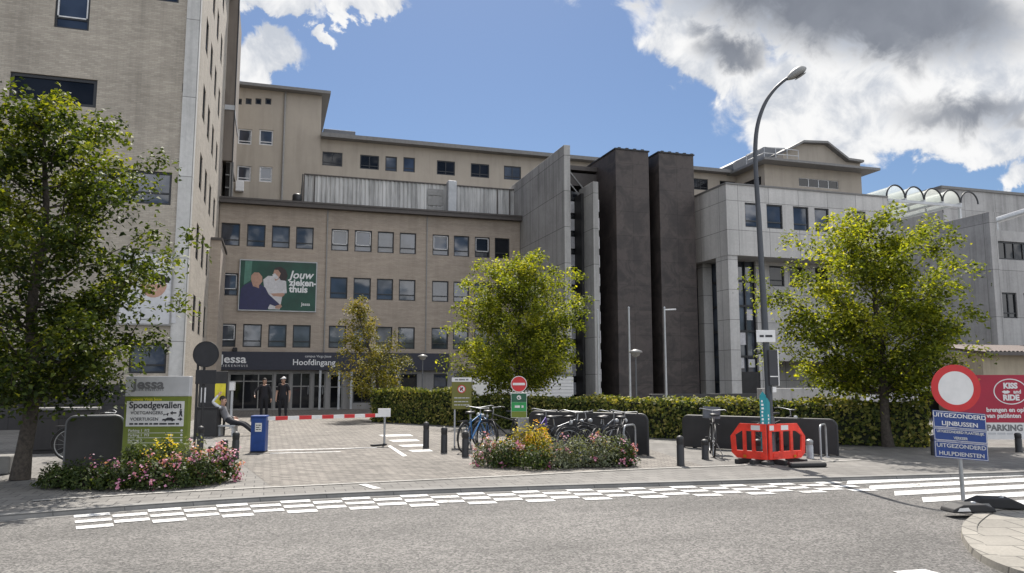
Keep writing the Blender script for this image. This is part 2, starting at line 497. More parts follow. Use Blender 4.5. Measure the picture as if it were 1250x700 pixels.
M['leaf_shrub'] = leafy('shrub_leaves', [(0.015, 0.028, 0.008), (0.03, 0.05, 0.014), (0.06, 0.085, 0.022), (0.11, 0.13, 0.04)], 0.3)
M['leaf_grey'] = leafy('silvery_leaves', [(0.05, 0.06, 0.04), (0.10, 0.12, 0.08), (0.18, 0.20, 0.13), (0.26, 0.27, 0.20)], 0.3)
M['leaf_yellow'] = leafy('yellow_leaves', [(0.10, 0.11, 0.01), (0.22, 0.20, 0.015), (0.42, 0.34, 0.02), (0.55, 0.42, 0.03)], 0.35)
M['petal_pink'] = leafy('pink_petals', [(0.24, 0.06, 0.13), (0.42, 0.14, 0.25), (0.55, 0.27, 0.38), (0.66, 0.45, 0.52)], 0.25)
M['petal_yellow'] = leafy('yellow_petals', [(0.50, 0.36, 0.01), (0.62, 0.48, 0.02), (0.72, 0.58, 0.04)], 0.25)
M['petal_orange'] = leafy('orange_petals', [(0.50, 0.22, 0.02), (0.62, 0.34, 0.03), (0.72, 0.46, 0.05)], 0.25)
M['hedge_core'] = plain('hedge_core', (0.014, 0.018, 0.008), 0.95, vary=0.3)


def corten():
    mt, t, p, o = new_mat('dark_weathered_cladding')
    co, uv = facade_coord(t)
    br = t.n('ShaderNodeTexBrick', i_Vector=uv, i_Color1=(1.08, 1.08, 1.08, 1), i_Color2=(0.9, 0.9, 0.92, 1), i_Mortar=(0.62, 0.62, 0.62, 1), i_Scale=1.0)
    br.offset = 0
    br.inputs['Mortar Size'].default_value = 0.012
    br.inputs['Brick Width'].default_value = 2.6
    br.inputs['Row Height'].default_value = 1.35
    sw = t.n('ShaderNodeTexNoise', i_Vector=uv, i_Scale=0.55, i_Detail=7.0, i_Roughness=0.62, i_Distortion=2.6).outputs['Fac']
    fi = t.n('ShaderNodeTexNoise', i_Vector=co, i_Scale=5.0, i_Detail=7.0, i_Roughness=0.7).outputs['Fac']
    f = t.smooth(t.math('MULTIPLY_ADD', fi, 0.3, t.math('MULTIPLY', sw, 0.7)), 0.36, 0.66)
    base = t.mix(f, c3((0.044, 0.037, 0.035)), c3((0.084, 0.068, 0.061)))
    rim = t.smooth(t.math('ABSOLUTE', t.math('SUBTRACT', sw, 0.52)), 0.0, 0.035, 1.0, 0.0)
    base = t.mix(t.math('MULTIPLY', t.math('MULTIPLY', rim, streaks(t, uv, 1.1, 0.5)), 0.3), base, c3((0.13, 0.108, 0.095)))
    t.link(t.mix(1.0, base, br.outputs[0], 'MULTIPLY'), p.inputs['Base Color'])
    p.inputs['Roughness'].default_value = 0.55
    p.inputs['Specular IOR Level'].default_value = 0.35
    return mt


M['corten'] = corten()


def corrugated():
    mt, t, p, o = new_mat('streaked_metal_sheet')
    co, uv = facade_coord(t)
    st = streaks(t, uv, 2.0, 0.25)
    st2 = streaks(t, uv, 7.0, 0.12)
    k = t.math('MULTIPLY', t.smooth(st, 0.3, 0.62, 0.55, 1.05), t.smooth(st2, 0.3, 0.7, 0.82, 1.12))
    cc = t.n('ShaderNodeVectorMath', operation='SCALE', i_0=(0.52, 0.515, 0.50))
    t.link(k, cc.inputs['Scale'])
    t.link(cc.outputs[0], p.inputs['Base Color'])
    p.inputs['Roughness'].default_value = 0.6
    return mt


M['corrugated'] = corrugated()

mt, t, p, o = new_mat('canopy_glass')
p.inputs['Base Color'].default_value = (0.55, 0.58, 0.56, 1)
p.inputs['Roughness'].default_value = 0.25
tr = t.n('ShaderNodeBsdfTranslucent', i_Color=(0.75, 0.78, 0.74, 1))
tp = t.n('ShaderNodeBsdfTransparent', i_Color=(0.85, 0.88, 0.86, 1))
mx = t.n('ShaderNodeMixShader', i_0=0.5)
t.link(p.outputs[0], mx.inputs[1])
t.link(tr.outputs[0], mx.inputs[2])
mx2 = t.n('ShaderNodeMixShader', i_0=0.42)
t.link(mx.outputs[0], mx2.inputs[1])
t.link(tp.outputs[0], mx2.inputs[2])
t.link(mx2.outputs[0], o.inputs[0])
M['canopy_glass'] = mt

# ------------------------------------------------------------------ mesh helpers
ORG = {}


def YF(b):      # wall facing the viewer (-Y): (s, t, d) -> world
    return lambda s, t, d: (s, b + d, t)


def XN(a):      # wall facing -X
    return lambda s, t, d: (a + d, s, t)


def XP(a):      # wall facing +X
    return lambda s, t, d: (a - d, s, t)


class MB:
    def __init__(self):
        self.v, self.f, self.mi, self.sm = [], [], [], []

    def add(self, vs, fs, mi=0, smooth=False):
        o = len(self.v)
        self.v += [tuple(q) for q in vs]
        for f in fs:
            self.f.append([i + o for i in f])
            self.mi.append(mi)
            self.sm.append(smooth)
        return self

    def box(self, x0, x1, y0, y1, z0, z1, mi=0):
        vs = [(x, y, z) for z in (z0, z1) for y in (y0, y1) for x in (x0, x1)]
        return self.add(vs, [(0, 2, 3, 1), (4, 5, 7, 6), (0, 1, 5, 4), (2, 6, 7, 3), (0, 4, 6, 2), (1, 3, 7, 5)], mi)

    def mbox(self, mp, s0, s1, t0, t1, d0, d1, mi=0):
        vs = [mp(s, t, d) for t in (t0, t1) for d in (d0, d1) for s in (s0, s1)]
        return self.add(vs, [(0, 2, 3, 1), (4, 5, 7, 6), (0, 1, 5, 4), (2, 6, 7, 3), (0, 4, 6, 2), (1, 3, 7, 5)], mi)

    def bar(self, p, q, wdt, h, mi=0):
        """box beam from p to q"""
        p, q = Vector(p), Vector(q)
        d = (q - p).normalized()
        up = Vector((0, 0, 1)) if abs(d.z) < 0.95 else Vector((0, 1, 0))
        s = d.cross(up).normalized() * wdt / 2
        n = s.cross(d).normalized() * h / 2
        vs = [e + a * s + b * n for e in (p, q) for a, b in ((-1, -1), (1, -1), (1, 1), (-1, 1))]
        return self.add(vs, [(0, 1, 2, 3), (7, 6, 5, 4), (0, 4, 5, 1), (1, 5, 6, 2), (2, 6, 7, 3), (3, 7, 4, 0)], mi)

    def prism(self, poly, mp, d0, d1, mi=0):
        """polygon in (s, t) extruded from d0 to d1"""
        n = len(poly)
        vs = [mp(s, t, d0) for s, t in poly] + [mp(s, t, d1) for s, t in poly]
        fs = [tuple(range(n)), tuple(range(2 * n - 1, n - 1, -1))]
        fs += [(i, i + n, (i + 1) % n + n, (i + 1) % n) for i in range(n)]
        return self.add(vs, fs, mi)

    def zprism(self, poly, z0, z1, mi=0):
        return self.prism(poly, lambda s, t, d: (s, t, d), z0, z1, mi)

    def tube(self, pts, r, n=8, mi=0, cap=True):
        pts = [Vector(p) for p in pts]
        rs = r if isinstance(r, (list, tuple)) else [r] * len(pts)
        vs, fs = [], []
        prev = None
        for i, p in enumerate(pts):
            d = (pts[min(i + 1, len(pts) - 1)] - pts[max(i - 1, 0)]).normalized()
            if prev is None:
                a = Vector((0, 0, 1)) if abs(d.z) < 0.9 else Vector((1, 0, 0))
                u = d.cross(a).normalized()
            else:
                u = (prev - d * prev.dot(d)).normalized()
            prev = u
            vv = d.cross(u)
            for k in range(n):
                a = 2 * PI * k / n
                vs.append(p + (u * math.cos(a) + vv * math.sin(a)) * rs[i])
        for i in range(len(pts) - 1):
            for k in range(n):
                k2 = (k + 1) % n
                fs.append((i * n + k, i * n + k2, (i + 1) * n + k2, (i + 1) * n + k))
        self.add(vs, fs, mi, True)
        if cap:
            self.add(vs[:n], [tuple(range(n))[::-1]], mi)
            self.add(vs[-n:], [tuple(range(n))], mi)
        return self

    def lathe(self, prof, n=16, mi=0, center=(0, 0, 0), smooth=True):
        vs, fs = [], []
        for r, z in prof:
            for k in range(n):
                a = 2 * PI * k / n
                vs.append((center[0] + r * math.cos(a), center[1] + r * math.sin(a), center[2] + z))
        for i in range(len(prof) - 1):
            for k in range(n):
                k2 = (k + 1) % n
                fs.append((i * n + k, i * n + k2, (i + 1) * n + k2, (i + 1) * n + k))
        self.add(vs, fs, mi, smooth)
        self.add(vs[:n], [tuple(range(n))[::-1]], mi)
        self.add(vs[-n:], [tuple(range(n))], mi)
        return self

    def disc(self, mp, s, t, r, d0, d1, mi=0, n=32, r2=None):
        """disc (or ellipse) standing in a wall map, extruded"""
        r2 = r2 or r
        return self.prism([(s + r * math.cos(2 * PI * k / n), t + r2 * math.sin(2 * PI * k / n)) for k in range(n)], mp, d0, d1, mi)

    def ring(self, mp, s, t, ro, ri, d0, d1, mi=0, n=40, eo=None, ei=None):
        eo, ei = eo or ro, ei or ri
        vs, fs = [], []
        for d in (d0, d1):
            for a, b in ((ro, eo), (ri, ei)):
                for k in range(n):
                    w_ = 2 * PI * k / n
                    vs.append(mp(s + a * math.cos(w_), t + b * math.sin(w_), d))
        for k in range(n):
            k2 = (k + 1) % n
            fs += [(k, k2, n + k2, n + k), (2 * n + k2, 2 * n + k, 3 * n + k, 3 * n + k2), (k2, k, 2 * n + k, 2 * n + k2), (n + k, n + k2, 3 * n + k2, 3 * n + k)]
        return self.add(vs, fs, mi)

    def wall(self, mp, s0, s1, t0, t1, holes, depth=0.16, mi=0):
        """wall skin with openings and their reveals"""
        ss = sorted({s0, s1, *[h[0] for h in holes], *[h[1] for h in holes]})
        ts = sorted({t0, t1, *[h[2] for h in holes], *[h[3] for h in holes]})
        for i in range(len(ss) - 1):
            for j in range(len(ts) - 1):
                cs, ct = (ss[i] + ss[i + 1]) / 2, (ts[j] + ts[j + 1]) / 2
                if any(h[0] < cs < h[1] and h[2] < ct < h[3] for h in holes):
                    continue
                self.add([mp(ss[i], ts[j], 0), mp(ss[i + 1], ts[j], 0), mp(ss[i + 1], ts[j + 1], 0), mp(ss[i], ts[j + 1], 0)], [(0, 1, 2, 3)], mi)
        for a, b, c, d in list(holes) + [(s0, s1, t0, t1)]:
            self.add([mp(s, t, q) for q in (0, depth) for s, t in ((a, c), (b, c), (b, d), (a, d))],
                     [(0, 4, 5, 1), (1, 5, 6, 2), (2, 6, 7, 3), (3, 7, 4, 0)], mi)
        return self

    def build(self, name, mats, parent=None, bevel=0.0):
        org = ORG.get(parent.name, (0, 0, 0)) if parent else (0, 0, 0)
        me = bpy.data.meshes.new(name)
        me.from_pydata([(x - org[0], y - org[1], z - org[2]) for x, y, z in self.v], [], self.f)
        if not isinstance(mats, (list, tuple)):
            mats = [mats]
        for mm in mats:
            me.materials.append(M[mm] if isinstance(mm, str) else mm)
        me.polygons.foreach_set('material_index', self.mi)
        me.polygons.foreach_set('use_smooth', self.sm)
        me.update()
        ob = bpy.data.objects.new(name, me)
        C.objects.link(ob)
        if parent:
            ob.parent = parent
            ORG[ob.name] = org
        if bevel:
            bm = bmesh.new()
            bm.from_mesh(me)
            bmesh.ops.remove_doubles(bm, verts=bm.verts, dist=1e-5)
            bmesh.ops.bevel(bm, geom=[e for e in bm.edges if len(e.link_faces) == 2 and e.calc_face_angle(0) > 0.6],
                            offset=bevel, segments=2, profile=0.5, affect='EDGES')
            bm.to_mesh(me)
            bm.free()
        return ob


def tag(o, label, cat, group=None, kind=None):
    if label:
        o['label'] = label
    if cat:
        o['category'] = cat
    if group:
        o['group'] = group
    if kind:
        o['kind'] = kind
    return o


def thing(name, label, cat, loc=(0, 0, 0), rz=0.0, group=None):
    o = bpy.data.objects.new(name, None)
    o.empty_display_size = 0.3
    C.objects.link(o)
    o.location = loc
    o.rotation_euler = (0, 0, rz)
    ORG[o.name] = (loc[0], loc[1], loc[2]) if rz == 0 else (0, 0, 0)
    return tag(o, label, cat, group)


def local_thing(name, label, cat, loc=(0, 0, 0), rz=0.0, group=None):
    """a thing whose parts are built in its own local coordinates"""
    o = thing(name, label, cat, loc, rz, group)
    ORG[o.name] = (0, 0, 0)
    return o


def copy_thing(root, loc, rz=0.0, label=None, mats=None):
    def rec(o, par):
        c = o.copy()
        C.objects.link(c)
        if par:
            c.parent = par
        for ch in kids[o.name]:
            rec(ch, c)
        return c
    kids = {}

    def scan(o):
        kids[o.name] = list(o.children)
        for ch in o.children:
            scan(ch)
    scan(root)
    r = rec(root, None)
    r.location = loc
    r.rotation_euler = (0, 0, rz)
    if label:
        r['label'] = label
    return r


def face_camera(x, y):
    """z rotation that turns a thing's -Y side towards the viewpoint"""
    return math.atan2(-x, y)


def text(s, size, mat, parent, mp, bold=0.0, align='CENTER', name='lettering', extrude=0.003, sx=1.0, shear=0.0):
    """letters as a mesh; mp maps (s, t, d) to the parent's coordinates, text origin (0, 0)"""
    cu = bpy.data.curves.new(name, 'FONT')
    cu.body = s
    cu.size = size
    cu.align_x = align
    cu.align_y = 'CENTER'
    cu.offset = bold
    cu.extrude = extrude
    cu.shear = shear
    cu.resolution_u = 3
    tmp = bpy.data.objects.new('tmp', cu)
    C.objects.link(tmp)
    dg = bpy.context.evaluated_depsgraph_get()
    me = bpy.data.meshes.new_from_object(tmp.evaluated_get(dg))
    bpy.data.objects.remove(tmp)
    bpy.data.curves.remove(cu)
    org = ORG.get(parent.name, (0, 0, 0))
    for vt in me.vertices:
        x, y, z = vt.co
        q = mp(x * sx, y, -z)
        vt.co = (q[0] - org[0], q[1] - org[1], q[2] - org[2])
    me.materials.clear()
    me.materials.append(M[mat])
    me.name = name
    ob = bpy.data.objects.new(name, me)
    C.objects.link(ob)
    ob.parent = parent
    ORG[ob.name] = org
    return ob


def off(mp, s, t, d=0.0):
    return lambda a, b, c: mp(s + a, t + b, d + c)


def window(par, mp, s0, s1, t0, t1, depth=0.07, bars_t=(0.27,), bars_s=(), fw=0.065, frame='frame_dark', pane='glass', name='window', inner=None):
    f = MB()
    f.mbox(mp, s0, s1, t0, t0 + fw, depth, depth + 0.08)
    f.mbox(mp, s0, s1, t1 - fw, t1, depth, depth + 0.08)
    f.mbox(mp, s0, s0 + fw, t0 + fw, t1 - fw, depth, depth + 0.08)
    f.mbox(mp, s1 - fw, s1, t0 + fw, t1 - fw, depth, depth + 0.08)
    for k in bars_t:
        tt = t0 + (t1 - t0) * k
        f.mbox(mp, s0 + fw, s1 - fw, tt - 0.03, tt + 0.03, depth + 0.005, depth + 0.075)
    for k in bars_s:
        sc = s0 + (s1 - s0) * k
        f.mbox(mp, sc - 0.03, sc + 0.03, t0 + fw, t1 - fw, depth + 0.003, depth + 0.077)
    if inner:
        k = bars_t[0] if bars_t else 0
        tt = t0 + (t1 - t0) * k + 0.03
        a0, a1, c0, c1 = s0 + fw, s1 - fw, tt, t1 - fw
        for q in ((a0, a1, c0, c0 + .045), (a0, a1, c1 - .045, c1), (a0, a0 + .045, c0, c1), (a1 - .045, a1, c0, c1)):
            f.mbox(mp, *q, depth - 0.01, depth + 0.06, 1)
    fo = f.build(name, [frame, 'frame_white'], par)
    MB().mbox(mp, s0 + fw * .5, s1 - fw * .5, t0 + fw * .5, t1 - fw * .5, depth + 0.045, depth + 0.06).build('pane', pane, fo)
    return fo


# ------------------------------------------------------------------ ground
def catmull(pts, n=8):
    pts = [Vector((*p, 0)) if len(p) == 2 else Vector(p) for p in pts]
    res = []
    for i in range(len(pts) - 1):
        p0, p1, p2, p3 = pts[max(i - 1, 0)], pts[i], pts[i + 1], pts[min(i + 2, len(pts) - 1)]
        for k in range(n):
            t = k / n
            res.append(0.5 * ((2 * p1) + (p2 - p0) * t + (2 * p0 - 5 * p1 + 4 * p2 - p3) * t * t + (3 * p1 - p0 - 3 * p2 + p3) * t ** 3))
    res.append(pts[-1])
    return res


ROAD_Z = -0.055
kp = [on_ground(*q) for q in ((0, 628), (90, 621), (200, 612.5), (302, 606), (480, 598), (640, 593), (801, 588.5), (998, 583))]
kp = [(-60, -7.0), (-22, 5.9)] + kp + [(14, 11.2), (24, 10.6), (80, 8)]
kx_ = np.concatenate([[-60, -40, -28], np.arange(-24, 26, 0.4), [30, 45, 80]])
ky_ = np.interp(kx_, [q[0] for q in kp], [q[1] for q in kp])
for _ in range(6):
    ky_[4:-4] = np.convolve(ky_, np.ones(5) / 5, 'same')[4:-4]
KERB = [(float(a), float(b)) for a, b in zip(kx_, ky_)]


def ribbon(poly, o0, o1, z0, z1=None, mb=None):
    """band following a polyline between two offsets to its right-hand (road) side"""
    mb = mb or MB()
    z1 = z0 if z1 is None else z1
    L, Rr = [], []
    for i, p in enumerate(poly):
        a, b = Vector(poly[max(i - 1, 0)]), Vector(poly[min(i + 1, len(poly) - 1)])
        d = (b - a).normalized()
        n = Vector((d.y, -d.x))
        L.append((p[0] + n.x * o0, p[1] + n.y * o0, z0))
        Rr.append((p[0] + n.x * o1, p[1] + n.y * o1, z1))
    n = len(poly)
    mb.add(L + Rr, [(i, n + i, n + i + 1, i + 1) for i in range(n - 1)])
    return mb


g = MB()
g.add([(-900, -900, -0.13), (900, -900, -0.13), (900, 900, -0.13), (-900, 900, -0.13)], [(0, 1, 2, 3)])
tag(g.build('ground', 'asphalt_far'), None, None, kind='structure')
g = MB()
g.add([(-120, -60, ROAD_Z), (120, -60, ROAD_Z), (120, 30, ROAD_Z), (-120, 30, ROAD_Z)], [(0, 1, 2, 3)])
tag(g.build('road', 'asphalt'), None, None, kind='structure')
g = MB()
n = len(KERB)
g.add([(x, y, 0) for x, y in KERB] + [(x if abs(x) < 60 else x * 2, 160, 0) for x, y in KERB], [(i, i + 1, n + i + 1, n + i) for i in range(n - 1)])
tag(g.build('pavement', 'pave'), None, None, kind='structure')
k = ribbon(KERB, -0.02, 0.14, 0.012)
ribbon(KERB, 0.14, 0.155, 0.012, ROAD_Z, k)
tag(k.build('kerb', 'kerb'), None, None, kind='structure')
tag(ribbon(KERB, 0.155, 0.29, ROAD_Z + 0.004).build('gutter', 'gutter'), None, None, kind='structure')

# forecourt of brick paving with its pale kerb band
line = [on_ground(*q) for q in ((40, 612), (205, 601.5), (400, 592), (610, 582), (776, 573.5), (905, 568.5), (1050, 562))]
LINE = [(p.x, p.y) for p in catmull(line, 6)]
left_edge = [on_ground(*q) for q in ((287, 592), (300, 560), (290, 520))]
fc = [(LINE[10][0], LINE[10][1])] + LINE[11:-8] + [(9.5, 20.5), (6.5, 24.5), (4.0, 32), (3.5, 37), (6, 45.3), (-2.6, 45.3), (-2.6, 30), (-1.4, 24), (-0.6, 18)]
g = MB()
g.add([(x, y, 0.004) for x, y in fc], [tuple(range(len(fc)))])
tag(g.build('forecourt', 'forecourt'), None, None, kind='structure')
tag(ribbon(LINE, -0.05, 0.07, 0.010).build('paving_band', 'band'), None, None, kind='structure')

# painted checks of the raised crossing along the kerb
cum = [0.0]
for i in range(1, n):
    cum.append(cum[-1] + math.dist(KERB[i], KERB[i - 1]))


def along(s, o):
    i = max(0, min(n - 2, int(np.searchsorted(cum, s)) - 1))
    t = (s - cum[i]) / (cum[i + 1] - cum[i])
    a, b = Vector(KERB[i]), Vector(KERB[i + 1])
    d = (b - a).normalized()
    p = a.lerp(b, t) + Vector((d.y, -d.x)) * o
    return (p.x, p.y, ROAD_Z + 0.008)


def s_of(x):
    return cum[int(np.searchsorted([q[0] for q in KERB], x))]


g = MB()
s0, s1 = s_of(on_ground(52, 630, ROAD_Z)[0]), s_of(9.2)
kk = 0
s = s0
while s < s1 - 0.3:
    for row in range(5):
        if (kk + row) % 2 == 0:
            o = 0.22 + row * 0.225
            q = [along(s + 0.01, o), along(s + 0.43, o), along(s + 0.43, o + 0.215), along(s + 0.01, o + 0.215)]
            g.add(q, [(0, 1, 2, 3)])
    s += 0.44
    kk += 1
for i, b in enumerate((11.05, 10.42, 9.78, 9.14, 8.5)):           # zebra crossing
    x0 = 9.3 - 0.1 * i
    g.add([(x0, b, ROAD_Z + 0.008), (13.6, b, ROAD_Z + 0.008), (13.6, b + 0.38, ROAD_Z + 0.008), (x0 + 0.35, b + 0.38, ROAD_Z + 0.008)], [(0, 1, 2, 3)])
q = on_ground(1105, 698, ROAD_Z)
g.add([(q[0] - 0.2, q[1] - 0.6, ROAD_Z + 0.008), (q[0] + 0.25, q[1] - 0.6, ROAD_Z + 0.008), (q[0] + 0.22, q[1], ROAD_Z + 0.008), (q[0] - 0.12, q[1] + 0.02, ROAD_Z + 0.008)], [(0, 1, 2, 3)])
e0 = [along(s_of(-40) + i * 2, 2.1) for i in range(30)]
s = s_of(-20)
a_ = [along(s + i * 0.5, 1.24) for i in range(int((s0 - s) / 0.5) + 1)]
b_ = [along(s + i * 0.5, 1.24) for i in range(len(a_))]
g.add(a_ + b_, [(i, i + 1, len(a_) + i + 1, len(a_) + i) for i in range(len(a_) - 1)])
tag(g.build('road_marking', 'paint'), None, None, kind='structure')

# white markings on the forecourt
g = MB()


def gquad(px, z=0.009):
    g.add([(*on_ground(*q), z) for q in px], [(0, 1, 2, 3)])


gquad(((322, 550.3), (460, 546.6), (460, 547.4), (322, 551.1)))
gquad(((330, 553.6), (415, 551.6), (417, 552.3), (330, 554.3)))
for i in range(4):
    y = 531.5 + i * 6.2
    gquad(((462 + i * 12, y), (500 + i * 8, y - 1.0), (505 + i * 8, y + 1.4), (468 + i * 12, y + 2.2)))
gquad(((473, 545), (477, 544.5), (497, 557), (492, 558)))
gquad(((437, 592), (447, 591.5), (466, 597), (455, 597.5)))
tag(g.build('forecourt_marking', 'paint'), None, None, kind='structure')

# traffic island bottom right
isl = [on_ground(*q) for q in ((1250, 617), (1205, 622), (1183, 633), (1174, 645), (1180, 662), (1200, 680), (1235, 695), (1275, 706))]
isl = [(p.x, p.y) for p in catmull(isl, 6)]
isl_out = isl + [(isl[-1][0] + 8, isl[-1][1] - 1), (isl[0][0] + 8, isl[0][1] + 1)]
g = MB()
g.add([(x, y, 0.0) for x, y in isl_out], [tuple(range(len(isl_out)))])
tag(g.build('island', 'island'), None, None, kind='structure')
k2 = ribbon(isl, -0.15, 0.0, 0.012)
ribbon(isl, 0.0, 0.012, 0.012, ROAD_Z, k2)
tag(k2.build('island_kerb', 'island'), None, None, kind='structure')

# ------------------------------------------------------------------ main brick block with the entrance
BM = 45.6
A0, A1 = -2.9, 14.72
ZC = 11.63
main = thing('hospital_building', 'tan brick hospital block with dark entrance fascia and rows of black framed windows', 'building', (6, BM, 0))
mp = YF(BM)


def cols(pxs, py):
    return [(round(on_front(a, py, BM)[0], 2), round(on_front(b, py, BM)[0], 2)) for a, b in pxs]


top_c = cols(((270, 293), (301.5, 324), (332, 354), (361.5, 383)), 286) + cols(((404.5, 425.5), (433, 454), (461, 481), (488, 508)), 293) + cols(((528, 548), (554, 573), (579.6, 598), (604, 622)), 299)
mid_c = [top_c[0]] + top_c[4:]
rows = [(9.10, 10.38), (6.30, 7.56), (3.46, 4.74)]
wins = [(a, b, *rows[0]) for a, b in top_c] + [(a, b, *rows[1]) for a, b in mid_c] + [(a, b, *rows[2]) for a, b in top_c]


def gx_(px, py=480):
    return round(on_front(px, py, BM)[0], 2)


doors = [(gx_(268), gx_(276), 0.02, 2.0), (gx_(279), gx_(333), 0.02, 2.02), (gx_(335), gx_(353.5), 0.02, 2.05), (gx_(355.5), gx_(379), 0.02, 2.08), (gx_(382), gx_(397), 0.02, 2.08),
         (gx_(402), gx_(418), 0.02, 2.0), (gx_(431), gx_(453), 0.35, 2.05), (gx_(458), gx_(481), 0.35, 2.05), (gx_(489), gx_(509), 0.9, 2.0), (gx_(529), gx_(546), 0.9, 2.0)]
b = MB()
b.box(A0, A1, BM + 0.17, BM + 14, 0, ZC)
b.wall(mp, A0, A1, 2.19, ZC, wins, 0.165)
b.build('wall', 'brick_tan', main)
b = MB()
b.wall(mp, A0, A1, 0, 2.186, doors, 0.165)
b.build('ground_floor_wall', 'plaster_grey', main)
b = MB()
b.mbox(mp, A0, A1 + 0.02, ZC - 0.16, ZC + 0.06, -0.42, 14)
b.mbox(mp, A0, A1 + 0.01, ZC + 0.062, ZC + 0.16, -0.46, 14)
b.build('cornice', 'roof_dark', main)
for a in (gx_(399, 300), gx_(521, 300)):
    MB().mbox(mp, a - 0.03, a + 0.03, 3.25, ZC - 0.17, -0.06, -0.005).build('drainpipe', 'frame_grey', main)
lower = random.Random(3)
for i, h in enumerate(wins):
    style = {10: 'glass_dark', 11: 'glass_dark'}.get(i)
    if style is None:
        style = lower.choice(['glass', 'glass', 'glass', 'glass_pale']) if h[2] > 5 else lower.choice(['glass_blind', 'glass_pale', 'glass', 'glass_pale'])
    window(main, mp, *h, pane=style, inner=(lower.random() < 0.3 or i == 10))
for i, h in enumerate(doors):
    if h[2] < 0.3:
        wd = h[1] - h[0]
        d = window(main, mp, *h, bars_t=(0.78,) if i in (1, 0) else (0.62,), bars_s=(0.33, 0.66) if wd > 2 else ((0.5,) if wd > 0.9 else ()), fw=0.07,
                   frame='frame_grey', pane='glass_dark', name='door', depth=0.05)
        if i in (3, 4, 5):
            MB().tube([mp(h[1] - 0.14, 0.85, 0.02), mp(h[1] - 0.14, 1.35, 0.02)], 0.015, 6).build('handle', 'metal_light', d)
    else:
        window(main, mp, *h, bars_t=(0.3,), bars_s=(0.5,) if i < 8 else (), frame='frame_dark', pane=['glass_dark', 'glass'][i % 2])
FB0, FB1 = A0 + 0.15, on_front(547, 440, BM)[0]
fz0, fz1 = 2.2, 3.2
fas = MB().mbox(mp, FB0, FB1, fz0, fz1, -0.34, -0.006).build('fascia', 'navy', main)
fm = off(mp, 0, 0, -0.343)
pt = on_front(284, 439, BM)
text('Jessa', 0.62, 'white', fas, off(fm, pt[0] + 0.05, pt[1]), bold=0.012, sx=1.12)
pt = on_front(284, 446.5, BM)
text('Z I E K E N H U I S', 0.17, 'white', fas, off(fm, pt[0] + 0.08, pt[1] - 0.02), sx=1.05)
pt = on_front(388, 435.5, BM)
text('campus Virga Jesse', 0.19, 'white', fas, off(fm, pt[0], pt[1]))
pt = on_front(383, 443, BM)
text('Hoofdingang', 0.46, 'white', fas, off(fm, pt[0], pt[1]), bold=0.006)
b = MB()
for px in (390, 413, 428, 456, 485):
    a = gx_(px)
    b.mbox(mp, a - 0.06, a + 0.06, 0, 2.19, -0.3, -0.18)
b.build('canopy_post', 'metal_light', main)['kind'] = 'stuff'
# plant screen of streaked sheet metal on the roof, with its duct
PB = BM + 1.4
sm = YF(PB)
pa0, pa1 = on_front(371, 235, PB)[0], on_front(636, 245, PB)[0]
pz0, pz1 = ZC + 0.1, on_front(372, 213.5, PB)[1]
b = MB()
xs = pa0
vs = []
kx = 0
prof = []
while xs < pa1:
    prof += [(xs, 0.0), (xs + 0.10, 0.0), (xs + 0.13, 0.05), (xs + 0.23, 0.05)]
    xs += 0.26
o = [sm(s_, pz0, d_) for s_, d_ in prof] + [sm(s_, pz1, d_) for s_, d_ in prof]
nn = len(prof)
b.add(o, [(i, i + 1, nn + i + 1, nn + i) for i in range(nn - 1)])
b.box(pa0, pa1, PB + 0.06, PB + 5, pz0, pz1 - 0.02)
scr = b.build('plant_screen', 'corrugated', main)
b = MB()
b.mbox(sm, pa0 - 0.02, pa1, pz1, pz1 + 0.07, -0.05, 0.2)
b.mbox(sm, pa0 - 0.04, pa0 + 0.03, pz0, pz1, -0.05, 0.1)
for px in (383.5, 607, 622):
    a = on_front(px, 240, PB)[0]
    b.mbox(sm, a - 0.04, a + 0.04, pz0, pz1, -0.04, -0.004)
b.build('trim', 'roof_dark', scr)
b = MB()
a0, a1 = on_front(522, 240, PB)[0], on_front(541, 240, PB)[0]
for z0, z1 in ((pz0 + 0.1, pz0 + 0.65), (pz0 + 0.75, pz1 - 0.75), (pz1 - 0.7, pz1 - 0.3)):
    b.mbox(sm, a0, a1, z0, z1, -0.035, -0.004)
b.build('louvre', 'frame_grey', scr)
a0, a1 = on_front(544.5, 240, PB)[0], on_front(555, 240, PB)[0]
b = MB()
b.mbox(sm, a0, a1, pz0 + 0.15, pz1 + 0.18, -0.62, -0.05)
b.build('duct', 'metal_light', main, bevel=0.05)
pt = on_front(363, 239, PB - 1)
b = MB()
b.lathe([(0.05, 0), (0.27, 0.05), (0.27, 0.62), (0.2, 0.72), (0.05, 0.74)], 12, 0, (pt[0], PB - 0.6, ZC + 0.12))
b.tube([(pt[0] + 0.2, PB - 0.6, ZC + 0.2), (pa0 - 0.1, PB - 0.3, pz1 - 0.05)], 0.035, 6)
b.build('vent_cowl', 'black', main)
# wall lamp over the fascia
pt = on_front(287, 426, BM)
MB().mbox(mp, pt[0] - 0.12, pt[0] + 0.12, 3.21, 3.42, -0.3, -0.01).build('wall_lamp', 'black', main, bevel=0.03)

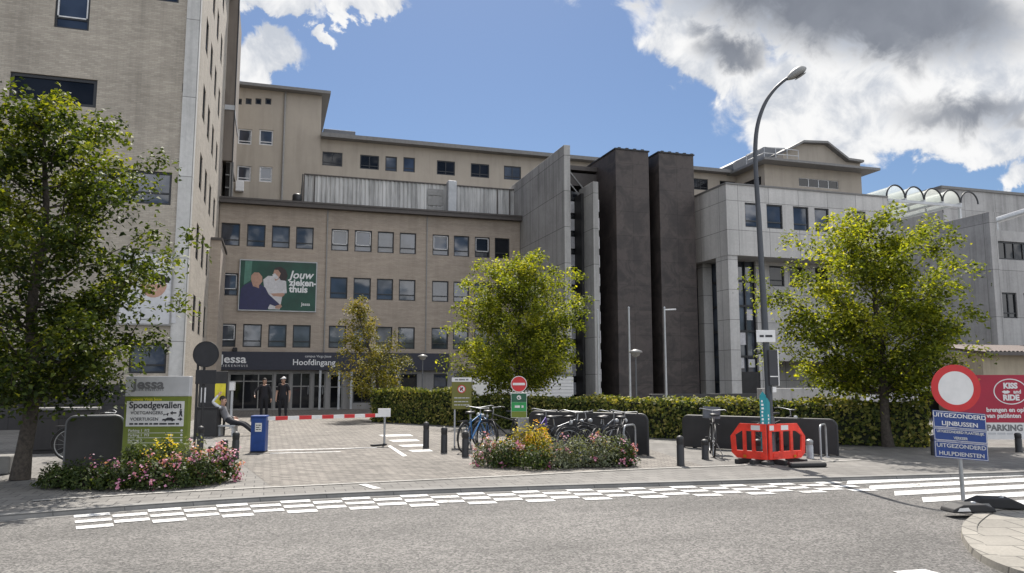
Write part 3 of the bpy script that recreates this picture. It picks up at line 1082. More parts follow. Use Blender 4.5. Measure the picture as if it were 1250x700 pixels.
# advertising banner on the facade
ba0, bz1 = on_front(294, 318, BM)
ba1, bz0 = on_front(384.5, 380.5, BM)
ban = thing('banner', 'green hospital poster on brick facade showing a bald man and a masked carer', 'banner', ((ba0 + ba1) / 2, BM, bz0))
bw, bh = ba1 - ba0, bz1 - bz0
bmap = lambda s, t_, d: (ba0 + s * bw, BM - 0.09 + d, bz0 + t_ * bh)
b = MB()
b.mbox(bmap, -0.012, 1.012, -0.02, 0.0, -0.012, 0.06)
b.mbox(bmap, -0.012, 1.012, 1.0, 1.02, -0.012, 0.06)
b.mbox(bmap, -0.012, 0.0, 0, 1, -0.012, 0.06)
b.mbox(bmap, 1.0, 1.012, 0, 1, -0.012, 0.06)
b.build('frame', 'metal_light', ban)
MB().mbox(bmap, 0, 1, 0, 1, 0.0, 0.05).build('canvas', 'poster_green', ban)


def flat(name, poly, mat, lay):
    MB().prism(poly, bmap, -0.0015 * lay, -0.0015 * lay + 0.001).build(name, mat, ban)


flat('printed_curtain', [(0.06, 0.99), (0.15, 0.99), (0.14, 0.6), (0.05, 0.5)], 'poster_mint', 1)
flat('printed_carer', [(0.30, 0.62), (0.36, 0.70), (0.44, 0.70), (0.52, 0.66), (0.60, 0.60), (0.615, 0.36), (0.56, 0.34), (0.55, 0.22), (0.53, 0.02), (0.38, 0.02), (0.33, 0.3)], 'poster_white', 2)
flat('printed_hair', [(0.43, 0.78), (0.45, 0.87), (0.52, 0.90), (0.59, 0.84), (0.62, 0.72), (0.60, 0.61), (0.53, 0.62), (0.49, 0.7)], 'poster_hair', 3)
flat('printed_face', [(0.425, 0.72), (0.44, 0.83), (0.49, 0.83), (0.525, 0.76), (0.50, 0.64), (0.46, 0.60)], 'poster_skin', 4)
flat('printed_mask', [(0.415, 0.73), (0.45, 0.76), (0.50, 0.68), (0.48, 0.635), (0.435, 0.66)], 'poster_white', 5)
flat('printed_arm', [(0.40, 0.34), (0.57, 0.36), (0.59, 0.33), (0.56, 0.28), (0.44, 0.29)], 'poster_skin', 5)
flat('printed_man', [(0.0, 0.0), (0.015, 0.42), (0.06, 0.50), (0.14, 0.56), (0.24, 0.54), (0.33, 0.46), (0.38, 0.32), (0.44, 0.24), (0.53, 0.12), (0.50, 0.07), (0.40, 0.12), (0.36, 0.0)], 'poster_navy', 6)
flat('printed_head', [(0.14, 0.62), (0.145, 0.70), (0.18, 0.76), (0.24, 0.76), (0.285, 0.68), (0.29, 0.58), (0.25, 0.50), (0.25, 0.44), (0.17, 0.48)], 'poster_skin', 7)
flat('printed_hand', [(0.47, 0.09), (0.54, 0.13), (0.56, 0.08), (0.52, 0.03), (0.47, 0.04)], 'poster_skin', 7)
bm_ = lambda s, t_: off(YF(BM - 0.09), ba0 + s * bw, bz0 + t_ * bh, -0.004)
text('Jouw', 0.62, 'white', ban, bm_(0.645, 0.735), bold=0.014, align='LEFT', shear=0.25)
text('zieken-', 0.52, 'white', ban, bm_(0.645, 0.575), bold=0.018, align='LEFT')
text('thuis', 0.52, 'white', ban, bm_(0.645, 0.44), bold=0.018, align='LEFT')
text('Jessa', 0.25, 'white', ban, bm_(0.87, 0.14), bold=0.004)

# ------------------------------------------------------------------ tall brick wing on the left
BL, AL, ZL = 30.5, -2.93, 24.0
wing = thing('hospital_wing', 'tall pale brick hospital wing with light concrete corner pier at the left edge', 'building', (-12, BL, 0))
mp = YF(BL)


def rect(p0, p1, bb):
    a0, z1 = on_front(*p0, bb)
    a1, z0 = on_front(*p1, bb)
    return (round(a0, 2), round(a1, 2), round(z0, 2), round(z1, 2))


pier = -3.42
lw = [rect((69, -14), (108, 38), BL), rect((13, 87), (117, 132), BL), rect((112, 204), (208, 251), BL), rect((158, 419), (202, 456), BL), rect((40, 412), (84, 452), BL),
      rect((179, -30), (218, 4), BL), rect((-60, 205), (10, 262), BL)]
plz = 1.52
b = MB()
b.box(-48, AL - 0.17, BL + 0.17, BL + 24, 0, ZL)
b.wall(mp, -48, pier, plz, ZL, lw, 0.165)
b.build('wall', 'brick_pale', wing)
MB().mbox(mp, -48, pier, 0, plz - 0.003, -0.10, 0.16).build('plinth', 'plinth', wing)
MB().box(pier + 0.003, AL, BL - 0.05, BL + 0.40, 0, ZL).build('corner_pier', 'concrete_pier', wing)
# sunlit right-hand side wall, sunlight also put into its brick colour
sp = XP(AL)
sw = []
for bb in (33.0, 35.6, 38.3, 41.2):
    for z0 in (3.6, 6.5, 9.4, 12.3, 15.2, 18.1, 21.0):
        if not (bb > 39 and z0 < 9.3):
            sw.append((bb, bb + 1.15, z0, z0 + 1.45))
b = MB().wall(sp, BL + 0.403, BL + 24, 0, ZL, sw, 0.165)
b.build('side_wall', 'brick_side', wing)
for h in sw:
    window(wing, sp, *h, depth=0.03, pane='glass_dark')
for i, h in enumerate(lw):
    if i == 1:
        window(wing, mp, *h, bars_t=(), bars_s=(), pane='glass_dark', fw=0.12)
    elif i == 2:
        window(wing, mp, *h, bars_t=(0.36,), bars_s=(0.5,), pane='glass', inner=False, fw=0.08)
    else:
        window(wing, mp, *h, bars_t=(0.28,), pane='glass', inner=(i in (0, 5)), fw=0.07)
MB().box(-48.5, AL + 0.3, BL - 0.6, BL + 24.5, ZL, ZL + 0.35).build('roof', 'roof_dark', wing)
q = rect((223, 102), (233, 113), BL)
MB().mbox(mp, q[0], q[1], q[2], q[3], -0.02, 0.02).build('vent', 'plinth', wing)
# projecting stair bay high on the side, standing over the lower block's roof
SB = 46.3
sr = on_front(285, 150, SB)[0]
zb = on_front(275, 196, SB)[1]
zm = on_front(275, 131, SB)[1]
bay = MB().box(AL + 0.004, sr, SB, SB + 5, zb, ZL - 0.002).build('stair_bay', 'bay_brown', wing)
MB().box(AL + 0.006, sr + 0.03, SB - 0.05, SB + 5.02, zm - 0.14, zm + 0.14).build('band', 'metal_light', bay)
MB().box(sr, sr + 0.06, SB - 0.02, SB + 0.1, ZC + 0.2, ZL - 0.01).build('drainpipe', 'frame_dark', wing)
gb = MB().box(AL + 0.2, sr - 0.05, SB + 0.3, SB + 4, ZC + 0.17, zb - 0.003).build('glazed_link', 'glass_dark', wing)
b = MB()
zz = ZC + 0.2
while zz < zb:
    b.box(AL + 0.2, sr - 0.02, SB + 0.25, SB + 0.32, zz, zz + 0.07)
    zz += 0.75
b.box(sr - 0.09, sr - 0.02, SB + 0.22, SB + 0.33, ZC + 0.17, zb - 0.01)
b.box(AL + 0.55, AL + 0.62, SB + 0.22, SB + 0.33, ZC + 0.17, zb - 0.01)
b.build('mullion', 'frame_grey', gb)['kind'] = 'stuff'
# lower brick pilaster against the entrance block
pz = on_front(258, 293, 40.5)[1]
b = MB().box(AL + 0.004, -2.44, 40.5, 45.2, 0, pz)
b.build('pilaster', 'brick_tan', wing)
MB().box(AL + 0.006, -2.38, 40.42, 45.2, pz, pz + 0.12).build('coping', 'roof_dark', wing)
# pale poster on the wing's front wall
pa = rect((148, 306), (209, 398), BL)
ps = thing('wall_poster', 'large pale poster fixed to the brick wing behind the left tree', 'poster', (pa[0], BL, pa[2]))
b = MB()
for q in ((pa[0], pa[1], pa[2], pa[2] + .06), (pa[0], pa[1], pa[3] - .06, pa[3]), (pa[0], pa[0] + .06, pa[2] + .06, pa[3] - .06), (pa[1] - .06, pa[1], pa[2] + .06, pa[3] - .06)):
    b.mbox(mp, *q, -0.09, -0.01)
b.build('frame', 'frame_grey', ps)
MB().mbox(mp, pa[0] + .06, pa[1] - .06, pa[2] + .06, pa[3] - .06, -0.06, -0.012).build('canvas', 'poster_white', ps)
hx = (pa[0] + pa[1]) / 2 + 0.25
MB().prism([(hx + .52 * math.cos(q), pa[2] + 1.55 + .34 * math.sin(q)) for q in np.linspace(0, PI, 12)], mp, -0.064, -0.061).build('printed_hair', 'soil', ps)
MB().prism([(hx + .44 * math.cos(q), pa[2] + 1.5 + .5 * math.sin(q)) for q in np.linspace(PI, 2 * PI, 12)], mp, -0.066, -0.062).build('printed_face', 'poster_skin', ps)
MB().prism([(hx - 0.9, pa[2] + .1), (hx - .8, pa[2] + .75), (hx - .3, pa[2] + 1.0), (hx + .3, pa[2] + 1.0), (hx + .75, pa[2] + .75), (hx + .8, pa[2] + .1)], mp, -0.0645, -0.0615).build('printed_shirt', 'sign_header', ps)

# ------------------------------------------------------------------ upper rear block in beige plaster
BU = 58.0
rear = thing('rear_building', 'beige plaster rear block with stair tower and penthouse rising over the entrance block', 'building', (15, BU, 0))
mp = YF(BU)
ta0, tz1 = on_front(284, 106, BU)
ta1 = on_front(392, 150, BU)[0]
tz1 = on_front(340, 112, BU)[1]
ra1 = 38.8
rz1 = on_front(540, 182, BU)[1]
tw = []
for x0, x1 in ((288, 295), (300, 307), (312, 319), (324, 331)):
    tw.append(rect((x0, 120), (x1, 128), BU))
for (x0, y0, x1, y1) in ((291, 157, 307, 177), (317, 158, 333, 178), (290, 202, 306, 222), (317, 203, 332, 223)):
    tw.append(rect((x0, y0), (x1, y1), BU))
uw = [rect(p0, p1, BU) for p0, p1 in (((394, 184), (418, 203)), ((440, 188), (463, 207)), ((471, 190), (485, 209)), ((493, 191), (507, 210)), ((534, 195), (556, 214)),
                                     ((575.5, 198.5), (598, 217)), ((616, 201.5), (637, 220)), ((665, 206), (686, 224)), ((848, 217), (866, 232)), ((880, 220), (900, 235)))]
b = MB()
b.box(ta0 - 6, ta1, BU + 0.17, BU + 12, 0, tz1)
b.box(ta1 + 0.002, ra1 + 9, BU + 0.37, BU + 12, 0, rz1)
b.wall(mp, ta0 - 6, ta1, 0, tz1, tw, 0.165)
b.wall(YF(BU + 0.2), ta1 + 0.003, ra1 + 8.9, 0, rz1, uw, 0.165)
b.build('wall', 'plaster', rear)
for i, h in enumerate(tw):
    window(rear, mp, *h, bars_t=() if i < 4 else (0.22,), frame='frame_dark' if i < 4 else 'frame_white', pane='glass_dark' if i < 4 else 'glass', fw=0.09)
for i, h in enumerate(uw):
    window(rear, YF(BU + 0.2), *h, bars_t=(0.25,), bars_s=(0.5,) if i not in (2, 3) else (), pane=['glass_dark', 'glass_dark', 'glass_pale', 'glass'][i % 4], fw=0.08, depth=0.05)
b = MB()
b.box(ta0 - 6.5, ta1 + 0.6, BU - 0.7, BU + 12.3, tz1, tz1 + 0.22)
b.box(ta1 + 0.004, ra1 + 9.4, BU - 0.55, BU + 12.4, rz1, rz1 + 0.3)
b.build('roof', 'roof_grey', rear)
a = on_front(346, 180, BU)[0]
MB().tube([(a, BU - 0.08, 11), (a, BU - 0.08, tz1)], 0.07, 8).build('drainpipe', 'frame_grey', rear)
ra0, rzt = on_front(395, 157, BU + 2)
rb1 = on_front(434, 160, BU + 2)[0]
MB().box(ra0, rb1, BU + 2, BU + 5, rz1 + 0.3, rzt).build('rooftop_unit', 'zinc', rear, bevel=0.04)
q = rect((288, 222), (294, 235), BU)
MB().mbox(mp, q[0], q[1] + 0.2, q[2], q[3], -0.4, -0.02).build('air_conditioner', 'sign_white', rear, bevel=0.04)
# projecting penthouse on the right
BP = 54.0
pp = YF(BP)
pr = on_front(1052, 230, BP)[0]
pz1 = on_front(990, 206, BP)[1]
rpw = [rect((975, 217), (1024, 231.5), BP)]
b = MB()
b.box(ra1 + 0.17, pr, BP + 0.17, BU + 10, 0, pz1)
b.wall(pp, ra1, pr, 0, pz1, rpw, 0.165)
slw = [(BP + 0.5, BU - 0.4, rpw[0][2], rpw[0][3])]
b.wall(XN(ra1), BP + 0.166, BU + 0.2, 0, pz1, slw, 0.165)
ph = b.build('penthouse', 'plaster', rear)
window(rear, pp, *rpw[0], bars_t=(), bars_s=(0.25, 0.5, 0.75), pane='glass_dark', fw=0.04, frame='frame_white')
window(rear, XN(ra1), *slw[0], bars_t=(), bars_s=(0.33, 0.66), pane='glass_dark')
MB().box(ra1 - 0.9, pr + 0.9, BP - 1.3, BU + 10, pz1, pz1 + 0.2).build('penthouse_roof', 'roof_grey', rear)
gz = pz1 + 0.2
gp = [(956, 204), (956, 187), (977, 176), (1006, 177), (1032, 197.5), (1050, 200), (1050, 206)]
gpt = [on_front(x, y, BP + 0.6) for x, y in gp]
gpt[0] = (gpt[0][0], gz)
gpt[-1] = (gpt[-1][0], gz)
MB().prism(gpt, YF(BP + 0.6), 0, 8).build('mansard', 'plaster', rear)
b = MB()
up = gpt[1:-1]
for i in range(len(up) - 1):
    (x0, z0), (x1, z1) = up[i], up[i + 1]
    b.prism([(x0, z0 + 0.004), (x1, z1 + 0.004), (x1, z1 + 0.2), (x0, z0 + 0.2)], YF(BP + 0.6), -0.5, 8.3)
b.build('mansard_roof', 'roof_grey', rear)
lp = [on_front(x, y, BP + 3.2) for x, y in ((894, 200), (898, 197), (934, 179.5), (958, 181), (962, 206), (896, 206))]
lp = [(x, max(z, gz)) for x, z in lp[:4]] + [(lp[4][0], gz), (lp[5][0], gz)]
MB().prism(lp, YF(BP + 3.2), 0, 7).build('mansard_side', 'zinc', rear)
b = MB()
r0, r1 = ra1 - 0.6, on_front(972, 195, BP - 0.6)[0]
for z in (0.45, 0.95):
    b.tube([(r0, BP + 1.6, gz + z), (r0, BP - 0.9, gz + z), (r1, BP - 0.9, gz + z)], 0.035, 6)
for i in range(4):
    x = r0 + (r1 - r0) * i / 3
    b.tube([(x, BP - 0.9, gz), (x, BP - 0.9, gz + 0.95)], 0.03, 6)
for y in (BP + 0.3, BP + 1.6):
    b.tube([(r0, y, gz), (r0, y, gz + 0.95)], 0.03, 6)
b.build('railing', 'metal_light', rear)

# ------------------------------------------------------------------ concrete wall with glass slot and fin
glz = thing('concrete_wing', 'grey concrete slab wall with narrow glazed slot and slim upright fin', 'building', (16, 38, 0))
BW = 38.0
wz = on_front(690, 177, BW)[1]
fz = on_front(728, 222, BW)[1]
MB().box(14.76, 15.12, BW, 50, 0, wz).build('slab_wall', 'concrete', glz, bevel=0.02)
MB().box(16.42, 16.74, BW, 40.0, 0, fz).build('fin', 'concrete', glz, bevel=0.02)
MB().box(15.122, 18.2, 40.5, 44, 0, wz - 1.9).build('glazing', 'glass_dark', glz)
b = MB()
zz = 0.6
while zz < wz - 1.9:
    b.box(15.123, 18.1, 40.35, 40.49, zz, zz + 0.16)
    zz += 1.02
for x in (15.55, 16.1, 17.25):
    b.box(x, x + 0.08, 40.36, 40.48, 0, wz - 1.9)
b.build('mullion', 'frame_dark', glz)['kind'] = 'stuff'
b = MB()
zz = 0.85
while zz < wz - 2.6:
    b.box(15.7, 16.26, 40.3, 40.345, zz, zz + 0.66)
    b.box(16.745, 16.90, 38.3, 38.5, zz - 0.3, zz + 0.36)
    zz += 1.02
b.build('blind', 'poster_white', glz)['kind'] = 'stuff'
MB().box(16.27, 16.41, 39.3, 40.29, 0, on_front(705, 236, 39.3)[1]).build('dark_fin', 'anthracite', glz)
b = MB()
b.box(15.123, 18.2, 40.6, 48, wz - 1.5, wz - 0.75)
b.box(15.123, 18.2, 40.5, 48, wz - 0.6, wz - 0.35)
b.build('roof', 'roof_dark', glz)
b = MB()
for x in (15.5, 16.1):
    b.bar((x, 40.6, wz - 0.7), (x + 1.1, 40.6, wz - 1.95), 0.07, 0.07)
b.build('brace', 'frame_grey', glz)

# ------------------------------------------------------------------ two dark clad stair towers
t1z = on_front(770, 184, BW)[1]
t2z = on_front(825, 188.5, BW)[1]
for a0, a1, z, lab in ((17.78, 19.79, t1z, 'left dark weathered tower beside the slim concrete fin'), (20.42, 22.62, t2z, 'right dark weathered tower beside the pale panelled wing')):
    tower = thing('stair_tower', lab, 'tower', ((a0 + a1) / 2, BW, 0), group='dark clad towers')
    MB().box(a0, a1, BW, 45, 0, z).build('cladding', 'corten', tower, bevel=0.015)
    b = MB().box(a0 - 0.05, a1 + 0.05, BW - 0.05, 45.05, z + 0.001, z + 0.07)
    x = a0 + 0.2
    while x < a1:
        b.box(x, x + 0.16, BW + 0.05, BW + 0.2, z + 0.071, z + 0.15)
        x += 0.47
    b.build('coping', 'black', tower)
MB().box(19.793, 20.417, 39.6, 45, 0, t2z - 0.3).build('recess', 'anthracite', tower)

# ------------------------------------------------------------------ pale panelled wing on columns
BB = 36.0
pan = thing('panelled_wing', 'pale concrete panelled wing raised on columns over a glazed corner', 'building', (28, BB, 0))
mp = YF(BB)
ba = on_front(887, 260, BB)[0]
be = on_front(1084, 262, BB)[0]
bz1 = on_front(900, 226, BB)[1]
bz0 = on_front(903, 312, BB)[1]
bwn = [rect((909, 248.5), (928, 277.5), BB), rect((935.5, 250), (956, 279.5), BB), rect((968, 252.5), (988, 281), BB), rect((994, 254), (1013, 282.5), BB), rect((1040, 259), (1058, 287), BB)]
z0 = min(h[2] for h in bwn)
z1 = max(h[3] for h in bwn)
bwn = [(h[0], h[1], z0, z1) for h in bwn]
b = MB()
b.box(ba + 0.17, be, BB + 0.17, 46, bz0, bz1)
b.wall(mp, ba, be, bz0, bz1, bwn, 0.165)
b.wall(XN(ba), BB + 0.166, 46, bz0, bz1, [], 0.165)
b.build('upper_storey', 'concrete_light', pan)
MB().box(ba - 0.04, be + 0.04, BB - 0.05, 46, bz1 + 0.001, bz1 + 0.09).build('coping', 'roof_grey', pan)
for h in bwn:
    window(pan, mp, *h, bars_t=(0.27,), pane='glass', fw=0.07)
LB = 37.6
lm = YF(LB)
la = on_front(925, 400, LB)[0]
gar = (on_front(936, 455, LB)[0], on_front(1078, 455, LB)[0], 0.02, on_front(960, 441, LB)[1])
lwn = [rect((939, 324.5), (958, 350), LB), rect((963.5, 326), (981, 351), LB), rect((995, 330), (1012, 354), LB)]
lwn = [(h[0], h[1], lwn[0][2], lwn[0][3]) for h in lwn]
b = MB()
b.box(la + 0.1, be - 0.1, LB + 2.5, 46, 0, bz0 - 0.003)
b.box(la + 0.1, be - 0.1, LB + 0.17, LB + 2.5, gar[3] + 0.1, bz0 - 0.003)
b.wall(lm, la, be, 0, bz0 - 0.004, lwn + [gar], 0.165)
b.build('lower_wall', 'concrete_light', pan)
for h in lwn:
    window(pan, lm, *h, bars_t=(0.3,), bars_s=(), pane='glass_dark', fw=0.07)
for (x0, x1, y, dd, nm) in ((on_front(892, 420, BB + 0.05)[0], on_front(904, 420, BB + 0.05)[0], BB + 0.05, 1.2, 'column'), (on_front(860.5, 420, 39.2)[0], on_front(871.5, 420, 39.2)[0], 39.2, 0.6, 'column')):
    MB().box(x0, x1, y, y + dd, 0, bz0 - 0.002).build(nm, 'concrete_light', pan, bevel=0.015)
gl = MB()
gx0 = on_front(871, 420, 39.4)[0]
gl.box(gx0 + 0.02, la + 0.09, 37.9, 45.8, 0, bz0 - 0.004)
gl.build('glazing', 'glass_pale', pan)  # paler pane colour stands in for the reflection of a white building
b = MB()
zz = 0.05
while zz < bz0 - 0.1:
    b.box(gx0 - 0.06, la + 0.08, 37.80, 37.895, zz, zz + 0.12)
    b.box(gx0 - 0.07, gx0 + 0.015, 37.897, 45, zz + 0.002, zz + 0.118)
    zz += 1.42
for i in range(4):
    x = gx0 - 0.05 + (la - gx0) * i / 3
    b.box(x, x + 0.08, 37.79, 37.893, 0, bz0 - 0.01)
for y in (38.6, 39.5, 41.2, 43):
    b.box(gx0 - 0.068, gx0 + 0.013, y, y + 0.08, 0, bz0 - 0.01)
b.build('mullion', 'frame_dark', pan)['kind'] = 'stuff'
MB().box(gx0 - 0.1, la + 0.05, 37.6, 37.78, 0, 2.1).build('dark_panel', 'anthracite', pan)
for i, (x0, z0_, z1_) in enumerate(((0.5, 2.3, 2.9), (0.75, 3.6, 4.3), (1.2, 2.35, 2.8), (1.15, 5.0, 5.6))):
    MB().box(gx0 + x0, gx0 + x0 + 0.45, 37.84, 37.89, z0_, z1_).build('blind', 'poster_white', pan)  # pale boxes painting bright reflections onto the glazing

# glazed barrel canopy over the roof terrace
CB0, CB1 = 36.2, 44
ca0, cz = on_front(1082, 240, CB0)
ca1 = on_front(1194, 245, CB0)[0]
can = thing('glass_canopy', 'row of glazed barrel vaults over the roof terrace right of the pale wing', 'canopy', (ca0, CB0, 0))
nv = 5
wv = (ca1 - ca0) / nv
for i in range(nv):
    x0 = ca0 + i * wv
    c, r_ = x0 + wv / 2, wv / 2 - 0.04
    g_ = MB()
    ang = [PI * k / 14 for k in range(15)]
    arc = lambda y, rr: [(c - rr * math.cos(q), y, cz + rr * 1.08 * math.sin(q)) for q in ang]
    a_, b_ = arc(CB0 + 0.05, r_), arc(CB1, r_)
    if i < nv - 1:
        g_.add(a_ + b_, [(k, k + 1, 15 + k + 1, 15 + k) for k in range(14)], 0, True)
        go = g_.build('vault', 'canopy_glass', can)
    for j, y in enumerate((CB0, CB0 + 2.6, CB0 + 5.2)):
        if i == nv - 1 and j > 1:
            continue
        MB().tube(arc(y, r_ + 0.02), 0.05 if j == 0 else 0.025, 6).build('hoop', 'frame_dark', can)
b = MB()
for i in range(nv):
    x = ca0 + i * wv
    b.box(x - 0.06, x + 0.06, CB0 - 0.05, CB1, cz - 0.14, cz - 0.02)
b.box(ca0, ca1 - wv, CB0 - 0.1, CB0 + 0.02, cz - 0.30, cz - 0.145)
b.build('beam', 'metal_light', can)
b = MB()
for x in (ca0 + 0.1, ca1 - wv):
    b.box(x, x + 0.14, CB0 + 0.1, CB0 + 0.25, 0, cz - 0.31)
b.build('post', 'metal_light', can)

# ------------------------------------------------------------------ stained concrete block at the right edge
BR = 30.0
ar = on_front(1212, 300, BR)[0]
rb = thing('concrete_block', 'rain stained grey concrete block with ribbon window at the right edge', 'building', (ar, BR, 0))
mp = YF(BR)
rz = on_front(1214, 260, BR)[1]
rw = [rect((1217, 294), (1262, 319), BR), rect((1222.5, 357), (1243, 389), BR), rect((1249, 358), (1270, 391), BR)]
b = MB()
b.box(ar + 0.17, ar + 14, BR + 0.17, 44, 0, rz - 0.9)
b.wall(mp, ar, ar + 14, 0, rz - 0.9, rw, 0.165)
b.build('wall', 'concrete_plain', rb)
MB().box(ar - 0.25, ar + 0.22, BR - 0.12, 44, 0, rz).build('side_wall', 'concrete_plain', rb, bevel=0.015)
window(rb, mp, *rw[0], bars_t=(), bars_s=(0.26, 0.5, 0.75), pane='glass_dark', fw=0.08)
window(rb, mp, *rw[1], bars_t=(0.2,), bars_s=(0.5,), pane='glass_dark', fw=0.07)
window(rb, mp, *rw[2], bars_t=(0.2,), bars_s=(0.5,), pane='glass', fw=0.07)
MB().tube([(ar + 0.3, BR + 1.0, rz - 0.5), (ar + 5, BR + 0.2, rz + 1.0)], 0.16, 12).build('duct', 'galv', rb)
b = MB()
b.box(ar + 1.2, ar + 1.3, BR + 0.7, BR + 0.8, rz - 0.9, rz - 0.3)
b.build('duct_bracket', 'galv', rb)
# terrace storey and the volume behind
tz = on_front(1140, 292, 42)[1]
b = MB()
b.box(be + 0.004, ar - 0.252, 41, 50, 0, tz)
uz = on_front(1215, 226, 43)[1]
ua = on_front(1178, 240, 43)[0]
b.box(ua, ua + 30, 45.0, 56, 0, uz)
b.box(be + 0.004, ua - 0.003, 46.2, 56, 0, cz + 0.4)
b.build('rear_volume', 'concrete_plain', rb)
MB().box(ua - 0.1, ua + 30, 44.9, 56, uz + 0.001, uz + 0.2).build('roof', 'roof_grey', rb)
tm = YF(46.16)
for i in range(5):
    x0 = be + 0.5 + i * 1.45
    window(rb, off(tm, 0, 0, -0.2), x0, x0 + 1.35, tz + 0.05, cz - 0.25, bars_t=(0.6,), pane='glass_dark', fw=0.06)

# low cream building with tiled eave
BC = 25.5
ca = on_front(1200, 450, BC)[0]
cream = thing('tiled_building', 'low cream building with dark tiled eave behind the crimson banner', 'building', (ca, BC, 0))
ez = on_front(1225, 431, BC)[1]
MB().box(ca, ca + 14, BC, BC + 2.4, 0, ez).build('wall', 'beige_wall', cream)
b = MB()
for i in range(64):
    x = ca - 0.35 + i * 0.23
    prof = [(0.0, 0), (0.07, 0.05), (0.16, 0.05), (0.23, 0)]
    o_ = len(b.v)
    vs = [(x + dx_, BC - 0.5, ez + 0.02 + dz_) for dx_, dz_ in prof] + [(x + dx_, BC + 2.4, ez + 0.42 + dz_) for dx_, dz_ in prof]
    b.add(vs, [(0, 1, 5, 4), (1, 2, 6, 5), (2, 3, 7, 6)])
b.prism([(BC - 0.48, ez + 0.004), (BC + 2.4, ez + 0.4), (BC + 2.4, ez + 0.3), (BC - 0.48, ez - 0.1)], lambda s, t_, d: (d, s, t_), ca - 0.3, ca + 14)
b.build('roof', 'tile', cream)
MB().box(ca - 0.35, ca + 14, BC - 0.56, BC - 0.5, ez - 0.12, ez + 0.03).build('gutter', 'roof_dark', cream)

# low shed with white cladding behind the hedge
BS = 34.0
sa0, sa1 = on_front(577, 470, BS)[0], on_front(700, 470, BS)[0]
sz = on_front(600, 457, BS)[1]
shed = thing('cladded_shed', 'low white clad shed between the entrance block and the concrete slab wall', 'shed', (sa0, BS, 0))
MB().box(sa0 + 0.05, sa1 - 0.05, BS + 0.06, BS + 3.4, 0, sz).build('wall', 'metal_light', shed)
sd_ = on_front(632, 470, BS)[0]
MB().box(sa0, sd_ - 0.02, BS, BS + 0.058, 0, sz).build('door', 'sign_white', shed)
b = MB()
zz = 0.02
while zz < sz - 0.12:
    b.box(sd_, sa1, BS, BS + 0.055, zz, zz + 0.13)
    zz += 0.15
b.build('slat_cladding', 'sign_white', shed)
MB().box(sa0 - 0.05, sa1 + 0.05, BS - 0.06, BS + 3.5, sz + 0.001, sz + 0.08).build('roof', 'roof_grey', shed)

# low garden walls behind the hedge
BG = 24.0
ga0, ga1 = on_front(930, 480, BG)[0], on_front(1116, 480, BG)[0]
gz_ = on_front(1000, 474, BG)[1]
gw = thing('garden_wall', 'long low grey wall behind the hedge with a white notice on it', 'wall', (ga0, BG, 0))
MB().box(ga0, ga1, BG, BG + 0.3, 0, gz_).build('wall', 'concrete_plain', gw, bevel=0.02)
q = rect((1056, 478), (1068, 489), BG)
MB().mbox(YF(BG), q[0], q[1], q[2], q[3], -0.02, -0.004).build('notice', 'sign_white', gw)
d0, d1 = on_front(795, 484, 29)[0], on_front(931, 484, 29)[0]
tag(MB().box(d0, d1, 29, 29.25, 0, on_front(860, 481, 29)[1]).build('dark_wall', 'anthracite', None, bevel=0.02),
    'low dark wall under the glazed corner of the panelled wing', 'wall')
# carport opening between garden wall and cream building
cp0, cp1 = on_front(1118, 480, 26.5)[0], on_front(1196, 480, 26.5)[0]
cz1 = on_front(1130, 473, 26.5)[1]
car = thing('carport', 'low dark carport opening under a pale beam beside the cream building', 'carport', (cp0, 26.5, 0))
MB().box(cp0, cp1, 26.5, 26.7, cz1 - 0.16, cz1 + 0.08).build('beam', 'sign_white', car)
MB().box(cp0, cp1, 28.4, 28.6, 0, cz1 - 0.16).build('back_wall', 'anthracite', car)
MB().box(cp0, cp1, 26.72, 28.6, cz1 - 0.1, cz1 + 0.02).build('roof', 'roof_dark', car)
MB().bar((cp0 + 0.1, 26.4, 0), (cp0 - 0.1, 26.4, cz1 - 0.02), 0.09, 0.09).build('post', 'sign_white', car)


# ------------------------------------------------------------------ vegetation
def leaf_object(name, pos, nrm, size, tint, mat, parent=None, aspect=0.62):
    """one mesh of many small folded leaves; pos (n,3) in the parent's coordinates"""
    n_ = len(pos)
    nrm = nrm / (np.linalg.norm(nrm, axis=1, keepdims=True) + 1e-9)
    rd = rng.normal(size=(n_, 3))
    t1 = np.cross(nrm, rd)
    t1 /= (np.linalg.norm(t1, axis=1, keepdims=True) + 1e-9)
    t2 = np.cross(nrm, t1)
    sz_ = size * rng.uniform(0.65, 1.25, (n_, 1))
    v = np.empty((n_, 4, 3))
    v[:, 0] = pos - t1 * sz_ * 0.5
    v[:, 1] = pos + t2 * sz_ * 0.5 * aspect + nrm * sz_ * 0.12 - t1 * sz_ * 0.06
    v[:, 2] = pos + t1 * sz_ * 0.55 - nrm * sz_ * 0.1
    v[:, 3] = pos - t2 * sz_ * 0.5 * aspect + nrm * sz_ * 0.12 - t1 * sz_ * 0.06
    me = bpy.data.meshes.new(name)
    me.vertices.add(n_ * 4)
    me.vertices.foreach_set('co', v.reshape(-1).astype(np.float32))
    me.loops.add(n_ * 4)
    me.loops.foreach_set('vertex_index', np.arange(n_ * 4, dtype=np.int32))
    me.polygons.add(n_)
    me.polygons.foreach_set('loop_start', np.arange(0, n_ * 4, 4, dtype=np.int32))
    me.update(calc_edges=True)
    at = me.attributes.new('tint', 'FLOAT', 'FACE')
    at.data.foreach_set('value', np.clip(tint, 0, 1).astype(np.float32))
    me.materials.append(M[mat])
    me.validate()
    ob = bpy.data.objects.new(name, me)
    C.objects.link(ob)
    if parent:
        ob.parent = parent
    return ob


